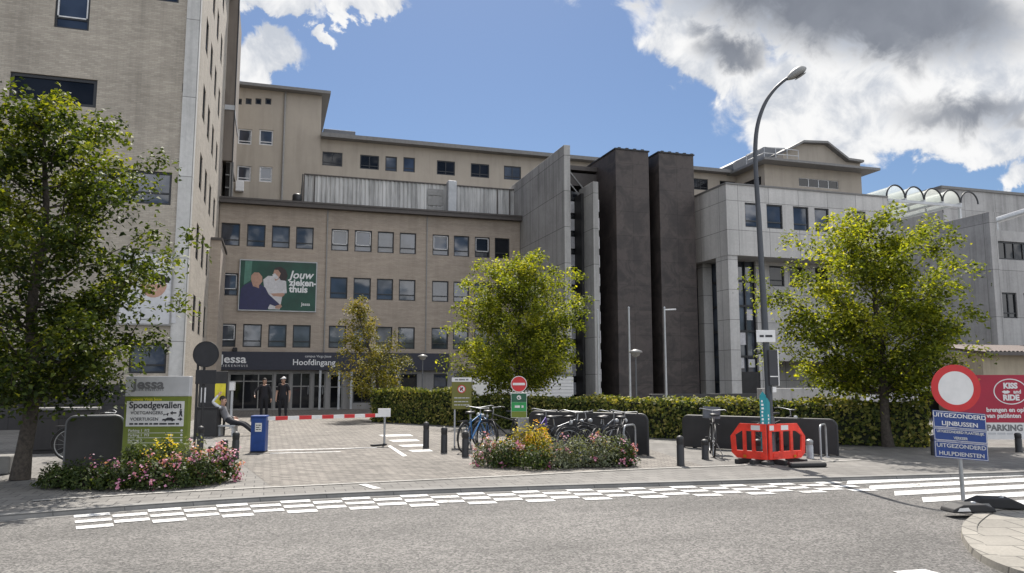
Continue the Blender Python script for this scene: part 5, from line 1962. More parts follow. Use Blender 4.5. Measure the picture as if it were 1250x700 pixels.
# ------------------------------------------------------------------ bicycles
def bicycle(label, loc, rz, mat='bollard', basket=None, lean=0.06, cover=False):
    root = local_thing('bicycle', label, 'bicycle', (loc[0], loc[1], 0), rz, 'parked bicycles')
    root.rotation_euler = (lean, 0, rz)
    R_ = 0.33
    hubs = ((-0.53, 0, R_ + .01), (0.53, 0, R_ + .01))
    circ = lambda c_, r_, n_=28: [(c_[0] + r_ * math.cos(2 * PI * k_ / n_), 0, c_[2] + r_ * math.sin(2 * PI * k_ / n_)) for k_ in range(n_ + 1)]
    for c_ in hubs:
        b = MB()
        b.tube(circ(c_, R_ - 0.03), 0.012, 6, cap=False)
        for k_ in range(14):
            a = 2 * PI * k_ / 14
            b.tube([(c_[0], 0.02 * (-1) ** k_, c_[2]), (c_[0] + (R_ - .03) * math.cos(a), 0, c_[2] + (R_ - .03) * math.sin(a))], 0.0025, 3, cap=False)
        b.tube([(c_[0], -0.045, c_[2]), (c_[0], 0.045, c_[2])], 0.02, 8)
        wh = b.build('wheel', 'galv', root)
        MB().tube(circ(c_, R_ - 0.005), 0.02, 7, cap=False).build('tyre', 'tyre', wh)
        fd = MB()
        arc_ = [(c_[0] + (R_ + .035) * math.cos(a), 0, c_[2] + (R_ + .035) * math.sin(a)) for a in (np.linspace(0.5, 3.3, 12) if c_[0] < 0 else np.linspace(0.1, 2.2, 10))]
        fd.tube(arc_, 0.018, 6)
        fd.build('mudguard', 'bollard', root)
    bb = (-0.08, 0, 0.29)
    st, hd_b, hd_t = (-0.22, 0, 0.76), (0.36, 0, 0.70), (0.33, 0, 0.84)
    b = MB()
    for p_, q_, r_ in ((bb, st, .018), (bb, hd_b, .02), ((-0.2, 0, 0.68), hd_t, .016), (hd_b, hd_t, .021)):
        b.tube([p_, q_], r_, 8)
    for y_ in (-0.05, 0.05):
        b.tube([(bb[0], y_ * .5, bb[2]), (hubs[0][0], y_, hubs[0][2])], 0.010, 6)
        b.tube([(st[0] + .01, y_ * .3, st[2] - .05), (hubs[0][0], y_, hubs[0][2])], 0.008, 6)
        b.tube([(hd_b[0] + .005, y_ * .6, hd_b[2] - 0.02), (0.43, y_, 0.52), (hubs[1][0], y_, hubs[1][2])], 0.012, 6)
    b.build('frame', mat, root)
    b = MB()
    b.tube([st, (-0.245, 0, 0.88)], 0.013, 6)
    b.build('seat_post', 'galv', root)
    b = MB()
    b.lathe([(0.02, 0), (0.105, 0.01), (0.115, 0.03), (0.09, 0.055), (0.01, 0.065)], 12, 0, (-0.30, 0, 0.88))
    b.prism([(-0.26, -0.06), (-0.02, -0.018), (-0.02, 0.018), (-0.26, 0.06)], lambda s_, t_, d: (s_, t_, d), 0.895, 0.935)
    b.build('saddle', 'black', root)
    b = MB()
    b.tube([hd_t, (0.31, 0, 0.98)], 0.013, 6)
    b.tube([(0.12, -0.29, 1.0), (0.22, -0.27, 1.02), (0.31, -0.13, 1.0), (0.32, 0, 0.985), (0.31, 0.13, 1.0), (0.22, 0.27, 1.02), (0.12, 0.29, 1.0)], 0.011, 7)
    hb = b.build('handlebar', 'galv', root)
    g_ = MB()
    for y_ in (-1, 1):
        g_.tube([(0.10, 0.292 * y_, 0.998), (0.20, 0.276 * y_, 1.015)], 0.017, 7)
    g_.build('grips', 'black', hb)
    b = MB()
    b.lathe([(0.085, -0.006), (0.085, 0.006)], 16, 0, (0, 0, 0))
    b.v = [(bb[0] + v_[0], 0.05 + v_[2], bb[2] + v_[1]) for v_ in b.v]
    b.tube([(bb[0], -0.07, bb[2]), (bb[0] + .12, -0.075, bb[2] - .11)], 0.01, 5)
    b.tube([(bb[0], 0.07, bb[2]), (bb[0] - .12, 0.075, bb[2] + .11)], 0.01, 5)
    b.box(bb[0] + .07, bb[0] + .17, -0.17, -0.08, bb[2] - .125, bb[2] - .10)
    b.box(bb[0] - .17, bb[0] - .07, 0.08, 0.17, bb[2] + .10, bb[2] + .125)
    b.build('crank', 'black', root)
    b = MB()
    for y_ in (-0.07, 0.0, 0.07):
        b.tube([(-0.80, y_, 0.725), (-0.28, y_, 0.725)], 0.007, 5)
    for y_ in (-0.07, 0.07):
        b.tube([(-0.62, y_, 0.725), (-0.53, y_ * .8, 0.34)], 0.006, 5)
    b.build('luggage_rack', 'black', root)
    MB().tube([(-0.42, -0.06, 0.30), (-0.36, -0.22, 0.015)], 0.009, 5).build('kickstand', 'galv', root)
    if basket:
        b = MB()
        x0_, x1_, z0_, z1_, w0, w1 = 0.40, 0.68, 0.80, 1.06, 0.15, 0.19
        for (xa, xb, ya, yb) in ((x0_, x1_, -w1, -w1 + .012), (x0_, x1_, w1 - .012, w1), (x0_, x0_ + .012, -w1 + .013, w1 - .013), (x1_ - .012, x1_, -w1 + .013, w1 - .013)):
            b.box(xa, xb, ya, yb, z0_, z1_)
        b.box(x0_ + .013, x1_ - .013, -w1 + .013, w1 - .013, z0_, z0_ + .012)
        b.build('basket', basket, root)
    if cover:
        b = MB()
        for y_ in (-1, 1):
            b.prism([(-0.86, 0.36), (-0.30, 0.36), (-0.27, 0.70), (-0.34, 0.745), (-0.82, 0.745), (-0.89, 0.66)], lambda s_, t_, d, y=y_: (s_, y * (0.085 + d), t_), 0, 0.13)
        b.build('pannier', 'frame_grey', root, bevel=0.02)
    b = MB()
    b.lathe([(0.01, 0), (0.045, 0.015), (0.05, 0.06)], 10)
    b.v = [(0.44 + v_[2], v_[0], 0.80 + v_[1]) for v_ in b.v]
    b.build('headlight', 'metal_light', root)
    return root


def bk(px, py, turn, label, **kw):
    x, y, _ = spot(px, py)
    bicycle(label, (x, y), -YAW + turn, **kw)


M['bike_blue'] = plain('blue_bicycle_paint', (0.03, 0.14, 0.34), 0.35)
M['bike_purple'] = plain('purple_bicycle_paint', (0.10, 0.06, 0.26), 0.35)
M['bike_grey'] = plain('grey_bicycle_paint', (0.12, 0.13, 0.15), 0.35, 0.3)
bk(577, 550, R(68), 'bright blue bicycle seen nearly end on beside the olive sign', mat='bike_blue')
bk(593, 547, R(110), 'blue bicycle behind the bright blue one, left of the grey pannier', mat='bike_blue', lean=-0.05)
bk(618, 548, R(195), 'dark bicycle carrying big grey panniers left of the no-entry sign', mat='bollard', cover=True)
bk(660, 557, R(75), 'purple bicycle parked right behind the no-entry post', mat='bike_purple')
bk(686, 562, R(30), 'dark bicycle with pale handlebar at the left of the middle screen', mat='bike_grey')
bk(708, 561.5, R(50), 'black bicycle leaning in the middle of the dark screen', mat='bollard', lean=-0.07)
bk(740, 562, R(60), 'grey bicycle parked right of the black one before the dark screen', mat='bike_grey')
bk(724, 563, R(200), 'black bicycle seen from the side between two others before the middle screen', mat='bollard')
bk(758, 562, R(75), 'dark bicycle next to the steel hoop at the right end of the middle screen', mat='bollard')
bk(869, 556, R(80), 'black bicycle seen end on between the bollards left of the red barrier', mat='bollard', basket='bike_grey')
bk(952, 553, R(25), 'bicycle half hidden behind the red barrier', mat='bollard')
bk(118, 562, R(12), 'dark bicycle parked behind the left screen with bright tube edge', mat='bike_grey')


def rack(px, py, label):
    x, y, _ = spot(px, py)
    root = local_thing('bike_rack', label, 'bike rack', (x, y, 0), -YAW + 1.0, 'steel bicycle hoops')
    pts = [(-0.3, 0, 0)] + [(-0.3 + .12 - .12 * math.cos(a), 0, 0.6 + .12 * math.sin(a)) for a in np.linspace(0, PI / 2, 5)] + [(0.18 + .12 * math.sin(a), 0, 0.6 + .12 * math.cos(a)) for a in np.linspace(0, PI / 2, 5)] + [(0.3, 0, 0)]
    MB().tube(pts, 0.022, 8).build('hoop', 'galv', root)
    b = MB()
    for x_ in (-0.3, 0.3):
        b.lathe([(0.06, 0), (0.06, 0.012)], 10, 0, (x_, 0, 0.001))
    b.build('flange', 'galv', root)['kind'] = 'stuff'


rack(769, 561, 'steel bicycle hoop near the right end of the middle screen')
rack(1006, 560, 'steel bicycle hoop at the right end of the screen behind the red barrier')

# ------------------------------------------------------------------ signs
# big green entrance sign on the left
x, y, m_ = spot(187, 574)
tot = local_thing('totem_sign', 'green entrance sign with pale header and white panel reading Spoedgevallen', 'sign', (x, y, 0), -YAW + 0.06)
W_, H_ = 76 * m_ / 2, (574 - 462.5) * m_
hdz = (574 - 487) * m_
MB().box(-W_, W_, 0, 0.16, 0, hdz).build('body', 'sign_green', tot, bevel=0.012)
MB().box(-W_ + 0.0, W_ + 0.0, 0.001, 0.159, hdz + 0.002, H_).build('header', 'sign_header', tot, bevel=0.01)
tz = lambda py: (574 - py) * m_
text('Jessa', 0.26, 'sign_grey', tot, off(YF0, -0.17, tz(472.5), -0.003), bold=0.008, sx=1.15)
text('Z I E K E N H U I S', 0.065, 'sign_grey', tot, off(YF0, -0.17, tz(479), -0.003), sx=1.1)
text('campus Virga Jesse', 0.075, 'yellow', tot, off(YF0, -W_ + 0.12, tz(487.5) - 0.045, -0.003), align='LEFT')
pz0_, pz1_ = tz(522.5), tz(492.5)
MB().box(-W_ + 0.05, W_ - 0.08, -0.012, -0.0015, pz0_, pz1_).build('notice', 'sign_white', tot)
pm = off(YF0, 0, 0, -0.015)
text('Spoedgevallen', 0.175, 'print_dark', tot, off(pm, -0.015, tz(497.5)), bold=0.003, sx=0.98)
text('VOETGANGERS', 0.085, 'print_dark', tot, off(pm, -W_ + 0.13, tz(506.5)), align='LEFT')
text('VOERTUIGEN', 0.085, 'print_dark', tot, off(pm, -W_ + 0.13, tz(514)), align='LEFT')
b = MB()
bars(b, pm, [(-W_ + 0.12, W_ - 0.16, tz(519.5), 0.032)], seed=4)
b.build('fine_print', 'print_dark', tot)['kind'] = 'stuff'
b = MB()
zr = tz(506.5)
b.prism([(0.26, zr), (0.31, zr + .035), (0.31, zr + .012), (0.38, zr + .012), (0.38, zr - .012), (0.31, zr - .012), (0.31, zr - .035)], pm, -0.004, -0.001)
b.disc(pm, 0.46, zr + 0.055, 0.017, -0.004, -0.001, n=12)
b.prism([(0.435, zr + .035), (0.485, zr + .035), (0.482, zr - .02), (0.495, zr - .07), (0.475, zr - .07), (0.46, zr - .03), (0.44, zr - .07), (0.42, zr - .07), (0.44, zr - .015)], pm, -0.004, -0.001)
b.prism([(0.14, zr - .02), (0.2, zr - .02), (0.22, zr), (0.24, zr - .005), (0.22, zr - .06), (0.2, zr - .03), (0.16, zr - .03), (0.15, zr - .06)], pm, -0.004, -0.001)
zr = tz(514)
b.prism([(0.12, zr - .025), (0.13, zr + .005), (0.19, zr + .01), (0.22, zr + .032), (0.30, zr + .032), (0.33, zr + .005), (0.36, zr - .002), (0.36, zr - .025)], pm, -0.004, -0.001)
b.disc(pm, 0.18, zr - .027, 0.016, -0.004, -0.001, n=10)
b.disc(pm, 0.31, zr - .027, 0.016, -0.004, -0.001, n=10)
b.prism([(0.50, zr), (0.45, zr + .035), (0.45, zr + .012), (0.41, zr + .012), (0.41, zr - .012), (0.45, zr - .012), (0.45, zr - .035)], pm, -0.004, -0.001)
b.build('pictograms', 'print_dark', tot)['kind'] = 'stuff'
for i, (nm, py) in enumerate((('Parking 1  P/2', 527.5), ('Parking 1  P/3', 533), ('Parking 2', 539))):
    text(nm, 0.07, 'sign_white', tot, off(YF0, -W_ + 0.1, tz(py), -0.003), align='LEFT')
b = MB()
for py in (530.3, 536, 542):
    b.box(-W_ + 0.1, W_ - 0.08, -0.003, -0.0012, tz(py) - 0.004, tz(py) + 0.004)
for py in (527.5, 533, 539):
    b.disc(YF0, W_ - 0.11, tz(py), 0.022, -0.004, -0.001, n=12)
b.disc(YF0, W_ - 0.30, tz(533), 0.026, -0.004, -0.001, n=12)
b.build('list_lines', 'sign_white', tot)['kind'] = 'stuff'

# backs of the traffic signs on two posts
x, y, m_ = spot(246, 548)
rs_ = local_thing('traffic_sign', 'back of a round traffic sign over a dark plate on two posts', 'traffic sign', (x, y, 0), -YAW)
sz_ = lambda py: (548 - py) * m_
b = MB()
b.disc(YF0, 0.0, sz_(435), 15.5 * m_, 0.0, 0.02, n=40)
dsc = b.build('disc', 'print_dark', rs_)
MB().ring(YF0, 0.0, sz_(435), 15.8 * m_, 15.0 * m_, -0.012, 0.022, n=40).build('rim', 'black', dsc)
MB().box(-11.5 * m_, 13.5 * m_, 0.0, 0.02, sz_(471), sz_(454)).build('plate', 'print_dark', rs_, bevel=0.006)
for px in (236, 243.8):
    xx = (px - 246) * m_
    MB().tube([(xx, 0.055, 0), (xx, 0.055, sz_(424))], 0.032, 8).build('post', 'bollard', rs_)
b = MB()
for py in (429, 441, 458, 467):
    b.box(-10.5 * m_, -1.0 * m_, 0.021, 0.03, sz_(py) - 0.02, sz_(py) + 0.02)
b.build('clamp', 'galv', rs_)['kind'] = 'stuff'

# notice board with a yellow poster and a planter box
x, y, m_ = spot(256, 533)
nb = local_thing('notice_board', 'dark notice board with yellow and white posters behind the round sign', 'notice board', (x, y + 0.35, 0), -YAW)
MB().box(-17 * m_, 17 * m_, 0.0, 0.09, 35 * m_, 78 * m_).build('board', 'anthracite', nb, bevel=0.01)
for px in (-15, 15):
    MB().box(px * m_ - .03, px * m_ + .03, 0.02, 0.08, 0, 35 * m_ - .002).build('leg', 'bollard', nb)
MB().box(3 * m_, 16 * m_, -0.008, -0.001, 37 * m_, 63 * m_).build('yellow_poster', 'yellow', nb)
MB().box(-14 * m_, -8 * m_, -0.008, -0.001, 40 * m_, 58 * m_).build('white_poster', 'sign_white', nb)
pl = local_thing('planter', 'dark rectangular planter box below the notice board', 'planter', (x, y, 0), -YAW)
MB().box(-17 * m_, 9 * m_, -0.1, 0.3, 0.0, 33 * m_).build('box', 'anthracite', pl, bevel=0.02)
MB().box(-17.6 * m_, 9.6 * m_, -0.13, 0.33, 33 * m_ + .001, 35 * m_).build('rim', 'bollard', pl, bevel=0.01)
bx, by = x + 0.50, y + 0.1
bn = local_thing('bench', 'low pale bench beside the dark planter, the reclining person sits on it', 'bench', (bx, by, 0), -YAW)
MB().box(-0.26, 0.28, -0.22, 0.22, 0.28, 0.33).build('seat', 'metal_light', bn, bevel=0.01)
for sx_ in (-0.2, 0.2):
    MB().box(sx_ - .03, sx_ + .03, -0.18, 0.18, 0.0, 0.279).build('leg', 'metal_light', bn)

# slim ticket post with pale head
x, y, m_ = spot(281.5, 523)
tp_ = local_thing('ticket_post', 'slim pale post with boxy head in front of the dark entrance doors', 'ticket post', (x, y, 0), -YAW)
MB().tube([(0, 0, 0), (0, 0, 45 * m_)], 0.045, 10).build('post', 'metal_light', tp_)
MB().box(-0.085, 0.085, -0.08, 0.08, 45 * m_ + .001, 55 * m_).build('head', 'sign_white', tp_, bevel=0.015)
MB().lathe([(0.1, 0), (0.1, 0.02)], 12, 0, (0, 0, 55 * m_ + .002)).build('cap', 'metal_light', tp_)

# barrier cabinet, boom and rest post
x, y, m_ = spot(314, 553)
cab = local_thing('barrier_cabinet', 'blue barrier cabinet with a white sticker on the forecourt', 'barrier cabinet', (x, y, 0), -YAW + 0.1)
ch = 43 * m_
MB().box(-8.7 * m_, 8.7 * m_, 0, 0.33, 0.03, ch - .03).build('body', 'blue', cab, bevel=0.015)
MB().box(-9.2 * m_, 9.2 * m_, -0.015, 0.345, ch - .029, ch + .02).build('lid', 'blue', cab, bevel=0.015)
MB().box(-9 * m_, 9 * m_, -0.01, 0.34, 0.0, 0.029).build('base', 'black', cab)
MB().box(-3.6 * m_, 4.2 * m_, -0.006, -0.001, ch * .58, ch * .82).build('sticker', 'sign_white', cab)
bars(MB(), off(YF0, 0, 0, -0.006), [(-.05, .06, ch * .76, .02), (-.05, .05, ch * .70, .02), (-.05, .06, ch * .64, .02)]).build('sticker_print', 'print_dark', cab)['kind'] = 'stuff'
px_, py_, m2 = spot(469, 544)
e0, e1 = Vector((x + .12, y + .17, ch - .06)), Vector((px_, py_, 36 * m2))
boom = thing('barrier_boom', 'red and white striped barrier boom closing the forecourt drive', 'barrier', (e0.x, e0.y, 0))
d_ = e1 - e0
MB().bar(e0, e1, 0.05, 0.085).build('bar', 'sign_white', boom)
ft = [(0.085, 0.18), (0.27, 0.37), (0.455, 0.55), (0.64, 0.73), (0.82, 0.91)]
b = MB()
for f0, f1 in ft:
    b.bar(e0 + d_ * f0, e0 + d_ * f1, 0.054, 0.089)
b.build('red_stripe', 'red', boom)['kind'] = 'stuff'
MB().bar(e0 - d_.normalized() * 0.3, e0 + d_.normalized() * 0.02, 0.09, 0.13).build('hub', 'bollard', boom)
rp = local_thing('rest_post', 'thin post with square white plate holding the boom end', 'post', (px_, py_, 0), -YAW)
MB().tube([(0, 0, 0), (0, 0, 34 * m2)], 0.028, 8).build('post', 'galv', rp)
MB().box(-7.5 * m2, 7.5 * m2, -0.085, -0.07, 34 * m2, 44 * m2).build('plate', 'sign_white', rp, bevel=0.004)
MB().box(-0.03, 0.03, -0.069, 0.06, 33 * m2, 34 * m2 + .04).build('fork', 'galv', rp)
MB().zprism([(-.3, -.32), (-.2, -.4), (.08, -.06), (.02, .06)], 0.012, 0.05).build('foot', 'rubber', rp)  # dark slab drawn in the shape of the post's cast shadow

# olive information sign on two posts
x, y, m_ = spot(563, 545)
ol = local_thing('information_sign', 'olive sign with pale header and a red prohibition symbol on two posts', 'sign', (x, y, 0), -YAW)
oz = lambda py: (545 - py) * m_
MB().box(-12 * m_, 12 * m_, 0, 0.04, oz(501), oz(468.3)).build('panel', 'sign_olive', ol, bevel=0.005)
MB().box(-12 * m_, 12 * m_, 0.0, 0.04, oz(468.2), oz(463)).build('header', 'sign_white', ol)
bars(MB(), YF0, [(-.17, .17, oz(465.7), .035)], seed=8).build('header_print', 'sign_grey', ol)['kind'] = 'stuff'
for px in (-8.3, 10.8):
    MB().tube([(px * m_, 0.065, 0), (px * m_, 0.065, oz(464))], 0.022, 8).build('post', 'metal_light', ol)
MB().disc(YF0, 0, oz(477), 4.6 * m_, -0.003, -0.001, n=28).build('symbol_disc', 'sign_white', ol)
sy = MB().ring(YF0, 0, oz(477), 4.9 * m_, 3.9 * m_, -0.007, -0.0035, n=28)
sy.prism([(-3 * m_, oz(477) + 3.4 * m_), (-2.3 * m_, oz(477) + 3.4 * m_ + .01), (3 * m_, oz(477) - 3.2 * m_), (2.3 * m_, oz(477) - 3.4 * m_)], YF0, -0.008, -0.0045)
sy.build('symbol_ring', 'red', ol)
b = MB()
b.prism([(-.045, oz(479)), (-.04, oz(476)), (-.01, oz(475.5)), (.02, oz(474.5)), (.045, oz(475.5)), (.03, oz(477)), (.035, oz(479.5)), (.015, oz(479.5)), (.0, oz(477.8)), (-.025, oz(479.5))], YF0, -0.0035, -0.0032)
b.build('pictogram', 'print_dark', ol)
b = MB()
for py, s1_ in ((487.5, .2), (492, .17), (496, .2)):
    bars(b, YF0, [(-.19, s1_, oz(py), .022)], seed=int(py))
b.build('small_print', 'sign_header', ol)['kind'] = 'stuff'

# no-entry sign with green plates
x, y, m_ = spot(633.5, 560)
ne = local_thing('traffic_sign', 'round red no-entry sign above a green plate', 'traffic sign', (x, y, 0), -YAW)
nz = lambda py: (560 - py) * m_
MB().tube([(0, 0.04, 0), (0, 0.04, nz(462))], 0.03, 10).build('post', 'galv', ne)
MB().disc(YF0, 0, nz(471.5), 9.8 * m_, 0.0, 0.008, n=40).build('rim', 'sign_white', ne)
MB().disc(YF0, 0, nz(471.5), 9.0 * m_, -0.004, -0.001, n=40).build('disc', 'red', ne)
MB().box(-7.4 * m_, 7.4 * m_, -0.008, -0.0045, nz(472.9), nz(470.0)).build('bar', 'sign_white', ne)
b = MB()
b.box(-9.6 * m_, 9.6 * m_, 0.0, 0.012, nz(512), nz(482))
b.build('plate_edge', 'sign_white', ne, bevel=0.004)
MB().box(-9.1 * m_, 9.1 * m_, -0.004, -0.001, nz(493), nz(482.6)).build('upper_plate', 'green_dark', ne)
MB().box(-9.1 * m_, 9.1 * m_, -0.004, -0.001, nz(504), nz(493.2)).build('middle_plate', 'green_mid', ne)
MB().box(-9.1 * m_, 9.1 * m_, -0.004, -0.001, nz(511.4), nz(504.2)).build('lower_plate', 'sign_green', ne)
b = MB()
b.ring(YF0, 0, nz(487.6), 2.6 * m_, 1.6 * m_, -0.008, -0.0045, n=20)
b.prism([(-1.5 * m_, nz(486)), (2.4 * m_, nz(489.6)), (2.9 * m_, nz(488.6)), (-.8 * m_, nz(485.2))], YF0, -0.009, -0.005)
b.build('emblem', 'sign_white', ne)
bars(MB(), YF0, [(-.09, .10, nz(498.5), .05)], d0=-0.008, d1=-0.0045, seed=3).build('lettering', 'sign_white', ne)['kind'] = 'stuff'

# traffic sign on the island, right foreground
x, y, m_ = spot(1178, 612)
ts = local_thing('traffic_sign', 'round red ringed no-vehicles sign above three blue plates on the island', 'traffic sign', (x, y, 0), -YAW - 0.12)
ez_ = lambda py: (612 - py) * m_
MB().tube([(0.0, 0.05, 0), (-0.03, 0.05, ez_(452))], 0.028, 10).build('post', 'galv', ts)
cx_, cz_ = -2.0 * m_, ez_(478.5)
MB().disc(YF0, cx_, cz_, 27.5 * m_, 0.0, 0.012, n=56).build('backing', 'galv', ts)
MB().ring(YF0, cx_, cz_, 28.2 * m_, 20.2 * m_, -0.006, -0.001, n=56).build('red_ring', 'red', ts)
MB().disc(YF0, cx_, cz_, 20.15 * m_, -0.005, -0.001, n=56).build('white_disc', 'sign_white', ts)
b = MB()
b.box(-1.2 * m_, 1.2 * m_, 0.013, 0.03, ez_(470) - .02, ez_(470) + .02)
b.build('clamp', 'galv', ts)
tilt = 0.075
for i, (t0_, t1_, words_) in enumerate(((505.5, 525.8, ('UITGEZONDERD', 'LIJNBUSSEN')), (526.2, 541.2, ('UITGEZONDERD PLAATSELIJK', 'VERKEER')), (541.6, 561.5, ('UITGEZONDERD', 'HULPDIENSTEN')))):
    cz2 = ez_((t0_ + t1_) / 2 + 1.5)
    hh = (t1_ - t0_) * m_ / 2
    ww = 30 * m_
    sh = lambda s_, t_, d, c=cz2: (s_ - 0.2 * m_, d + 0.001 * i, c + t_ - s_ * tilt)
    b = MB().mbox(sh, -ww, ww, -hh, hh, 0.0, 0.012).build('plate', 'sign_blue', ts)
    b2 = MB()
    for q in ((-ww + .006, ww - .006, hh - .014, hh - .008), (-ww + .006, ww - .006, -hh + .008, -hh + .014), (-ww + .006, -ww + .012, -hh + .0145, hh - .0145), (ww - .012, ww - .006, -hh + .0145, hh - .0145)):
        b2.mbox(sh, *q, -0.003, -0.001)
    b2.build('border', 'sign_white', b)
    s_ = 0.077 if i != 1 else 0.051
    mt_ = 'sign_white' if i == 0 else 'sign_header'
    for j, wd_ in enumerate(words_):
        text(wd_, s_ * (1.08 if i == 0 else 1), mt_, b, (lambda a, bb_, c, o=(0.47 if j == 0 else -0.47) * hh, f=sh: f(a, o + bb_, c - 0.004)), bold=0.0012, sx=1.12 if i != 1 else 0.92)
# rubber feet of the sign
for i, (px, py, wd, hg, lab) in enumerate(((1190, 627, .30, .10, 'black rubber sign foot with a white patch at the island kerb'), (1222, 622, .34, .13, 'larger black rubber sign foot lying behind at the island kerb'))):
    fx, fy, fm_ = spot(px, py)
    ft_ = local_thing('rubber_foot', lab, 'sign foot', (fx, fy + 0.1, 0.013), -YAW + (0.1, -0.25)[i])
    MB().prism([(-wd, 0), (wd, 0), (wd * .92, hg * .5), (wd * .5, hg), (-wd * .5, hg), (-wd * .92, hg * .5)], YF0, -0.14, 0.14).build('block', 'rubber', ft_, bevel=0.015)
    MB().prism([(-wd * .8, 0.004), (-wd * .2, 0.006), (-wd * .3, 0.05), (-wd * .7, 0.045)], lambda s_, t_, d: (s_, -0.143 + d, t_ + .015), 0, 0.002).build('patch', 'sign_white' if i == 0 else 'frame_grey', ft_)
    b = MB()
    b.lathe([(0.035, 0), (0.035, 0.012), (0.02, 0.02)], 10, 0, (wd * .25, 0, hg))
    b.build('socket', 'galv', ft_)

# kiss and ride banner
x, y, m_ = spot(1225, 546)
kr = local_thing('banner', 'crimson kiss and ride banner with white parking strip at the right edge', 'banner', (x, y, 0), -YAW - 0.06)
kz = lambda py: (546 - py) * m_
kx0, kx1 = -52 * m_, 95 * m_
MB().box(kx0, kx1, 0, 0.03, kz(517), kz(460)).build('canvas', 'crimson', kr)
MB().box(kx0, kx1, 0, 0.03, kz(537), kz(517.2)).build('strip', 'sign_white', kr)
b = MB()
for q in (kx0 + .05, (kx0 + kx1) / 2, kx1 - .05):
    b.box(q - .03, q + .03, 0.035, 0.09, 0, kz(460))
b.build('post', 'galv', kr)['kind'] = 'stuff'
kc = (1238 - 1225) * m_
MB().ring(YF0, kc, kz(480), 20 * m_, 18.8 * m_, -0.004, -0.001, n=48, eo=15.5 * m_, ei=14.4 * m_).build('oval', 'white', kr)
km = off(YF0, 0, 0, -0.003)
text('KISS', 0.19, 'white', kr, off(km, kc, kz(473.3)), bold=0.01)
text('RIDE', 0.19, 'white', kr, off(km, kc, kz(487.5)), bold=0.01)
text('and', 0.13, 'white', kr, off(km, kc + 0.16, kz(480.3)), bold=0.004)
b = MB()
b.prism([(kc - .22, kz(480.3)), (kc - .16, kz(480.3) + .035), (kc - .115, kz(480.3) + .022), (kc - .07, kz(480.3) + .035), (kc - .01, kz(480.3)), (kc - .07, kz(480.3) - .045), (kc - .16, kz(480.3) - .045)], YF0, -0.004, -0.001)
b.build('lips', 'white', kr)
kl = -17 * m_
text('brengen en ophalen', 0.155, 'white', kr, off(km, kl, kz(502)), align='LEFT', bold=0.004)
text('van patiënten', 0.155, 'white', kr, off(km, kl, kz(509)), align='LEFT', bold=0.004)
text('PARKING', 0.21, 'sign_grey', kr, off(km, kl - .02, kz(523.5)), align='LEFT', bold=0.008)
bars(MB(), YF0, [(kl, kl + 0.75, kz(530), .05)], seed=6).build('small_print', 'sign_header', kr)['kind'] = 'stuff'

# flag poles and lamps behind the hedge
def pole(px, ytop, bb, label, cat='pole', arm=None, name='flag_pole', r_=0.045, globe=False):
    a, z = on_front(px, ytop, bb)
    root = local_thing(name, label, cat, (a, bb, 0))
    MB().tube([(0, 0, 0), (0, 0, z)], [r_, r_ * .75], 10).build('pole', 'metal_light' if not globe else 'zinc', root)
    MB().lathe([(r_ * 2.2, 0), (r_ * 2.2, .04), (r_, .08)], 10, 0, (0, 0, .003)).build('base', 'galv', root)
    if arm:
        MB().tube([(0, 0, z - .05), (arm, 0, z - .02)], 0.03, 8).build('arm', 'metal_light', root)
    if globe:
        b = MB()
        b.lathe([(0.03, 0), (0.13, .05), (0.16, .14), (0.24, .16), (0.22, .21), (0.05, .27)], 14, 0, (0, 0, z))
        b.build('lamp_head', 'frame_grey', root)
    else:
        MB().lathe([(r_ * .9, 0), (r_ * .9, .05), (0.01, .08)], 10, 0, (0, 0, z)).build('cap', 'galv', root)


pole(767.5, 377, 27, 'pale flag pole left of two, in front of the dark left tower')
pole(811, 377, 27, 'pale flag pole with short side arm in front of the right dark tower', arm=0.5)
pole(729.5, 380, 29, 'pale pole in front of the slim concrete fin')
pole(776, 436, 25, 'small path lamp with mushroom head between the two flag poles', 'lamp', name='path_lamp', r_=0.03, globe=True)
pole(516, 440, 36, 'small path lamp with mushroom head by the entrance, right of the golden tree', 'lamp', name='path_lamp', r_=0.035, globe=True)

# objects in the shade on the left
x, y, m_ = spot(35, 566)
ub = local_thing('utility_cabinet', 'low dark grey utility cabinet behind the left tree trunk', 'utility cabinet', (x, y + 2.2, 0), 0)
MB().box(-0.55, 0.75, 0, 0.5, 0.08, 0.98).build('body', 'plinth', ub, bevel=0.02)
MB().box(-0.58, 0.78, -0.03, 0.53, 0.982, 1.04).build('lid', 'roof_grey', ub, bevel=0.01)
MB().box(-0.5, 0.7, 0.03, 0.47, 0, 0.079).build('base', 'plinth', ub)
for q in (-0.02, 0.1):
    pass
MB().box(0.09, 0.105, -0.004, -0.001, 0.15, 0.92).build('door_gap', 'black', ub)
x, y, m_ = spot(0, 580)
tag(MB().box(x - 0.5, x + 0.14, y, y + 0.45, 0.003, 0.33).build('stone_block', 'kerb', None, bevel=0.03), 'pale stone block lying on the pavement at the left edge', 'stone block')

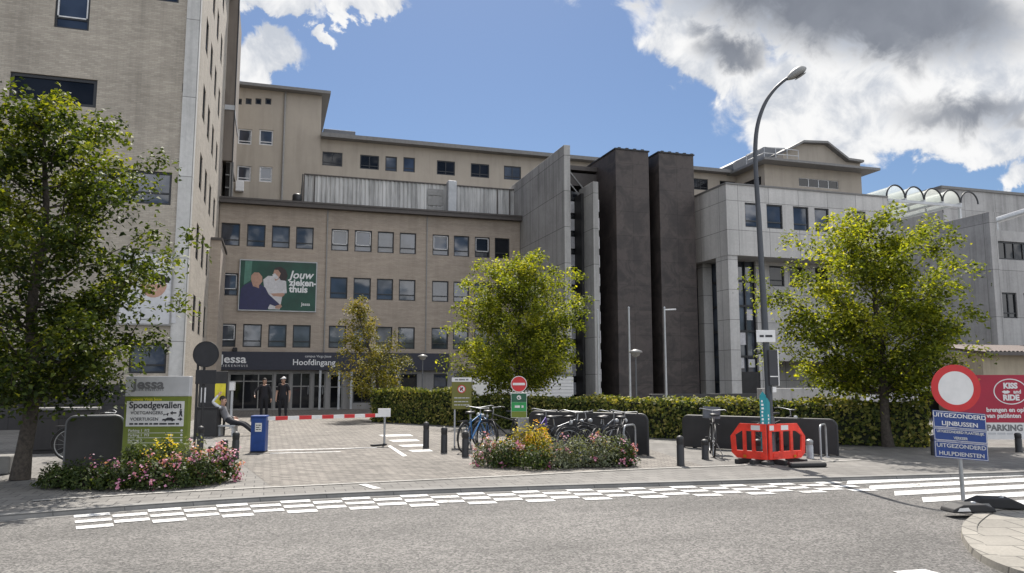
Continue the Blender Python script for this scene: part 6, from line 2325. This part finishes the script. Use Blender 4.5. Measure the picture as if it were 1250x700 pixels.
# ------------------------------------------------------------------ people
def figure(name, label, loc, rz, joints, bones, zones, cat='person'):
    """continuous body grown from a skeleton; bones: (a, b, zone)"""
    keys = list(joints)
    me = bpy.data.meshes.new(name)
    me.from_pydata([joints[k_][0] for k_ in keys], [(keys.index(a), keys.index(b_)) for a, b_, _ in bones], [])
    ob = bpy.data.objects.new(name, me)
    C.objects.link(ob)
    md = ob.modifiers.new('skin', 'SKIN')
    md.use_smooth_shade = True
    sk = me.skin_vertices[0].data
    for i, k_ in enumerate(keys):
        r_ = joints[k_][1]
        sk[i].radius = (r_, r_) if not isinstance(r_, tuple) else r_
        sk[i].use_root = (k_ == 'pelvis')
    sb = ob.modifiers.new('sub', 'SUBSURF')
    sb.levels = sb.render_levels = 2
    dg = bpy.context.evaluated_depsgraph_get()
    dg.update()
    nm_ = bpy.data.meshes.new_from_object(ob.evaluated_get(dg))
    bpy.data.objects.remove(ob)
    nm_.name = name
    nm_.materials.clear()
    for z_ in zones:
        nm_.materials.append(M[z_])
    segs = [(Vector(joints[a][0]), Vector(joints[b_][0]), zi) for a, b_, zi in bones]
    for p_ in nm_.polygons:
        c_ = p_.center
        best, bz_ = 1e9, 0
        for a, b_, zi in segs:
            d = b_ - a
            t_ = max(0, min(1, (c_ - a).dot(d) / max(d.length_squared, 1e-9)))
            q = (c_ - a - d * t_).length
            if q < best:
                best, bz_ = q, zi
        p_.material_index = bz_
        p_.use_smooth = True
    o = bpy.data.objects.new(name, nm_)
    C.objects.link(o)
    o.location = loc
    o.rotation_euler = (0, 0, rz)
    tag(o, label, cat)
    ORG[o.name] = (0, 0, 0)
    return o


def add_hand(J, B, side, wrist, direction, palm_n, zone=0):
    """palm, four fingers and a thumb growing from the wrist"""
    d, n_ = Vector(direction).normalized(), Vector(palm_n).normalized()
    s_ = d.cross(n_).normalized()
    w_ = Vector(J[wrist][0])
    J[side + 'palm'] = (w_ + d * 0.07, (0.034, 0.018))
    B.append((wrist, side + 'palm', zone))
    for i, (o, l_) in enumerate(((-0.030, .062), (-0.010, .074), (0.010, .070), (0.029, .054))):
        p0 = w_ + d * 0.095 + s_ * o
        J[f'{side}f{i}a'] = (p0, 0.0095)
        J[f'{side}f{i}b'] = (p0 + d * l_ * .55 + n_ * .008, 0.0085)
        J[f'{side}f{i}c'] = (p0 + d * l_ * .9 + n_ * .03, 0.007)
        B += [(side + 'palm', f'{side}f{i}a', zone), (f'{side}f{i}a', f'{side}f{i}b', zone), (f'{side}f{i}b', f'{side}f{i}c', zone)]
    p0 = w_ + d * 0.04 - s_ * 0.035
    J[side + 'ta'] = (p0, 0.011)
    J[side + 'tb'] = (p0 + d * .045 - s_ * .02 + n_ * .01, 0.009)
    B += [(wrist, side + 'ta', zone), (side + 'ta', side + 'tb', zone)]


def head_joints(J, B, base, up, fwd, neckr=0.052):
    u, f = Vector(up).normalized(), Vector(fwd).normalized()
    b0_ = Vector(base)
    J['neck'] = (b0_, neckr)
    J['jaw'] = (b0_ + u * 0.085 + f * 0.02, (0.068, 0.07))
    J['face'] = (b0_ + u * 0.155 + f * 0.015, (0.082, 0.09))
    J['crown'] = (b0_ + u * 0.225 + f * 0.0, (0.07, 0.078))
    J['nose'] = (b0_ + u * 0.135 + f * 0.118, 0.014)
    B += [('chest', 'neck', 1), ('neck', 'jaw', 0), ('jaw', 'face', 0), ('face', 'crown', 0), ('jaw', 'nose', 0)]
    return b0_, u, f


def head_extras(o, b0_, u, f, hair='hair', cap=None):
    s_ = u.cross(f).normalized()
    b = MB()
    for k_ in (-1, 1):
        b.lathe([(0.004, -.012), (0.013, 0), (0.004, .012)], 8, 0, b0_ + u * 0.165 + f * 0.098 + s_ * 0.032 * k_)
    b.build('eyes', 'print_dark', o)
    b = MB()
    for k_ in (-1, 1):
        b.lathe([(0.006, -.03), (0.018, 0), (0.006, .03)], 8, 0, b0_ + u * 0.15 - f * 0.0 + s_ * 0.088 * k_)
    b.build('ears', 'skin', o)
    b = MB()
    b.bar(b0_ + u * 0.092 + f * 0.098 - s_ * .025, b0_ + u * 0.092 + f * 0.098 + s_ * .025, 0.012, 0.010)
    b.build('mouth', 'poster_hair', o)
    # hair shell
    b = MB()
    vs, fs = [], []
    n_, m_ = 16, 7
    for i in range(m_):
        th = PI * 0.62 * i / (m_ - 1)
        for k_ in range(n_):
            a = 2 * PI * k_ / n_
            fr = math.cos(a)
            lim = th if fr < 0.2 else th * (0.62 if fr > 0.7 else 0.8)
            c_ = b0_ + u * 0.165 - f * 0.012
            vs.append(c_ + u * 0.115 * math.cos(lim) + (f * fr * 0.106 + s_ * math.sin(a) * 0.096) * math.sin(lim))
    for i in range(m_ - 1):
        for k_ in range(n_):
            fs.append((i * n_ + k_, i * n_ + (k_ + 1) % n_, (i + 1) * n_ + (k_ + 1) % n_, (i + 1) * n_ + k_))
    b.add(vs, fs, 0, True)
    b.build('hair', hair, o)
    if cap:
        b = MB()
        vs, fs = [], []
        for i in range(5):
            th = PI * 0.42 * i / 4
            for k_ in range(n_):
                a = 2 * PI * k_ / n_
                vs.append(b0_ + u * 0.185 - f * 0.01 + u * 0.118 * math.cos(th) + (f * math.cos(a) * 0.118 + s_ * math.sin(a) * 0.108) * math.sin(th))
        for i in range(4):
            for k_ in range(n_):
                fs.append((i * n_ + k_, i * n_ + (k_ + 1) % n_, (i + 1) * n_ + (k_ + 1) % n_, (i + 1) * n_ + k_))
        b.add(vs, fs, 0, True)
        b.add([b0_ + u * 0.21 + f * q + s_ * r_ for q, r_ in ((.1, -.08), (.19, -.05), (.2, .05), (.1, .08))] + [b0_ + u * 0.222 + f * q + s_ * r_ for q, r_ in ((.1, -.08), (.19, -.05), (.2, .05), (.1, .08))],
              [(0, 1, 2, 3), (7, 6, 5, 4), (0, 4, 5, 1), (1, 5, 6, 2), (2, 6, 7, 3)])
        b.build('cap', cap, o)


def stander(label, loc, rz, arms, head_turn=0.0, cap=None, stance=0.10, bare=False, H_=1.0):
    J, B = {}, []
    J['pelvis'] = ((0, 0, 0.95), (0.155, 0.115))
    J['waist'] = ((0, -0.005, 1.10), (0.150, 0.11))
    J['chest'] = ((0, 0, 1.31), (0.170, 0.12))
    J['shouldertop'] = ((0, 0.01, 1.43), (0.11, 0.085))
    B += [('pelvis', 'waist', 1), ('waist', 'chest', 1), ('chest', 'shouldertop', 1)]
    fwd = Vector((math.sin(head_turn), -math.cos(head_turn), -0.04))
    hj = []
    b0_, u, f = head_joints(J, hj, (0, -0.005, 1.50), (0, 0, 1), fwd)
    hj[0] = ('shouldertop', 'neck', 0)
    B += hj
    for k_, sd_ in ((-1, 'l'), (1, 'r')):
        el, wr = arms[sd_]
        J[sd_ + 'sh'] = ((0.19 * k_, 0.01, 1.405), 0.068)
        J[sd_ + 'el'] = (el, 0.047)
        J[sd_ + 'wr'] = (wr, 0.031)
        mid = Vector(J[sd_ + 'sh'][0]).lerp(Vector(el), 0.7)
        J[sd_ + 'ua'] = (mid, 0.052)
        B += [('shouldertop', sd_ + 'sh', 1), (sd_ + 'sh', sd_ + 'ua', 1), (sd_ + 'ua', sd_ + 'el', 0 if bare else 1), (sd_ + 'el', sd_ + 'wr', 0 if bare else 1)]
        dd = Vector(wr) - Vector(el)
        add_hand(J, B, sd_, sd_ + 'wr', dd, Vector((-k_, -0.3, 0)))
        J[sd_ + 'hip'] = ((0.095 * k_, 0, 0.89), 0.105)
        J[sd_ + 'kn'] = ((stance * k_ * 1.05, -0.01, 0.50), 0.068)
        J[sd_ + 'cf'] = ((stance * k_ * 1.08, 0.015, 0.33), 0.066)
        J[sd_ + 'an'] = ((stance * k_ * 1.1, 0.02, 0.09), 0.052)
        J[sd_ + 'ft'] = ((stance * k_ * 1.25, -0.15, 0.04), (0.045, 0.036))
        B += [('pelvis', sd_ + 'hip', 2), (sd_ + 'hip', sd_ + 'kn', 2), (sd_ + 'kn', sd_ + 'cf', 2), (sd_ + 'cf', sd_ + 'an', 2), (sd_ + 'an', sd_ + 'ft', 3)]
    o = figure('person', label, loc, rz, J, B, ('skin', 'cloth_black', 'cloth_navy', 'shoe'))
    head_extras(o, b0_, u, f, cap=cap)
    b = MB()
    for k_ in (-1, 1):
        b.bar((0.09 * k_, 0.0, 1.517), (0.22 * k_, 0.01, 1.477), 0.05, 0.012)
    b.build('shoulder_patch', 'frame_grey', o)['kind'] = 'stuff'
    o.scale = (H_, H_, H_)
    return o


g1 = on_front(322, 500, 35.0)[0]
g2 = on_front(345, 500, 35.2)[0]
stander('person in dark uniform jacket with elbow bent outwards, left of the two at the entrance', (g1, 35.0, 0.004), -YAW + 0.15,
        {'l': ((-0.40, -0.06, 1.17), (-0.36, -0.27, 1.03)), 'r': ((0.28, 0.03, 1.12), (0.30, -0.06, 0.87))}, head_turn=0.7, H_=0.98)
stander('person in dark short sleeved uniform and pale cap, right of the two at the entrance', (g2, 35.2, 0.004), -YAW - 0.05,
        {'l': ((-0.29, 0.02, 1.13), (-0.28, -0.07, 0.88)), 'r': ((0.28, 0.04, 1.12), (0.30, -0.05, 0.87))}, head_turn=-0.2, cap='poster_white', stance=0.12, bare=True, H_=1.0)

# person reclining on the bench, legs stretched to the right
J, B = {}, []
J['pelvis'] = ((0.02, 0, 0.425), (0.125, 0.112))
J['waist'] = ((-0.08, 0, 0.56), 0.12)
J['chest'] = ((-0.17, 0, 0.73), (0.15, 0.125))
J['shouldertop'] = ((-0.20, 0, 0.85), 0.09)
B += [('pelvis', 'waist', 1), ('waist', 'chest', 1), ('chest', 'shouldertop', 1)]
hj = []
b0_, u, f = head_joints(J, hj, (-0.19, 0, 0.92), (0.05, 0, 1), (0.95, -0.15, -0.2))
hj[0] = ('shouldertop', 'neck', 0)
B += hj
for k_, sd_ in ((-1, 'l'), (1, 'r')):
    J[sd_ + 'sh'] = ((-0.20, 0.18 * k_, 0.83), 0.062)
    if k_ < 0:
        el, wr = (-0.40, -0.28, 1.02), (-0.30, -0.14, 1.20)
    else:
        el, wr = (-0.15, 0.28, 0.60), (0.10, 0.20, 0.53)
    J[sd_ + 'el'] = (el, 0.045)
    J[sd_ + 'wr'] = (wr, 0.031)
    B += [('shouldertop', sd_ + 'sh', 1), (sd_ + 'sh', sd_ + 'el', 4 if k_ < 0 else 1), (sd_ + 'el', sd_ + 'wr', 4 if k_ < 0 else 1)]
    add_hand(J, B, sd_, sd_ + 'wr', Vector(wr) - Vector(el), Vector((0.2, -k_, 0.2)))
    J[sd_ + 'hip'] = ((0.10, 0.095 * k_, 0.425), 0.095)
    J[sd_ + 'kn'] = ((0.48, 0.10 * k_, 0.36), 0.066)
    J[sd_ + 'cf'] = ((0.62, 0.10 * k_, 0.26), 0.062)
    J[sd_ + 'an'] = ((0.84, 0.11 * k_, 0.075), 0.05)
    J[sd_ + 'ft'] = ((0.93, 0.12 * k_, 0.15), 0.042)
    B += [('pelvis', sd_ + 'hip', 2), (sd_ + 'hip', sd_ + 'kn', 2), (sd_ + 'kn', sd_ + 'cf', 2), (sd_ + 'cf', sd_ + 'an', 2), (sd_ + 'an', sd_ + 'ft', 3)]
o = figure('person', 'person in grey shirt reclining on the bench with legs stretched out and one arm raised', (bx, by, 0), -YAW, J, B, ('skin', 'cloth_grey', 'cloth_navy', 'shoe', 'cloth_pale'))
head_extras(o, b0_, u, f)
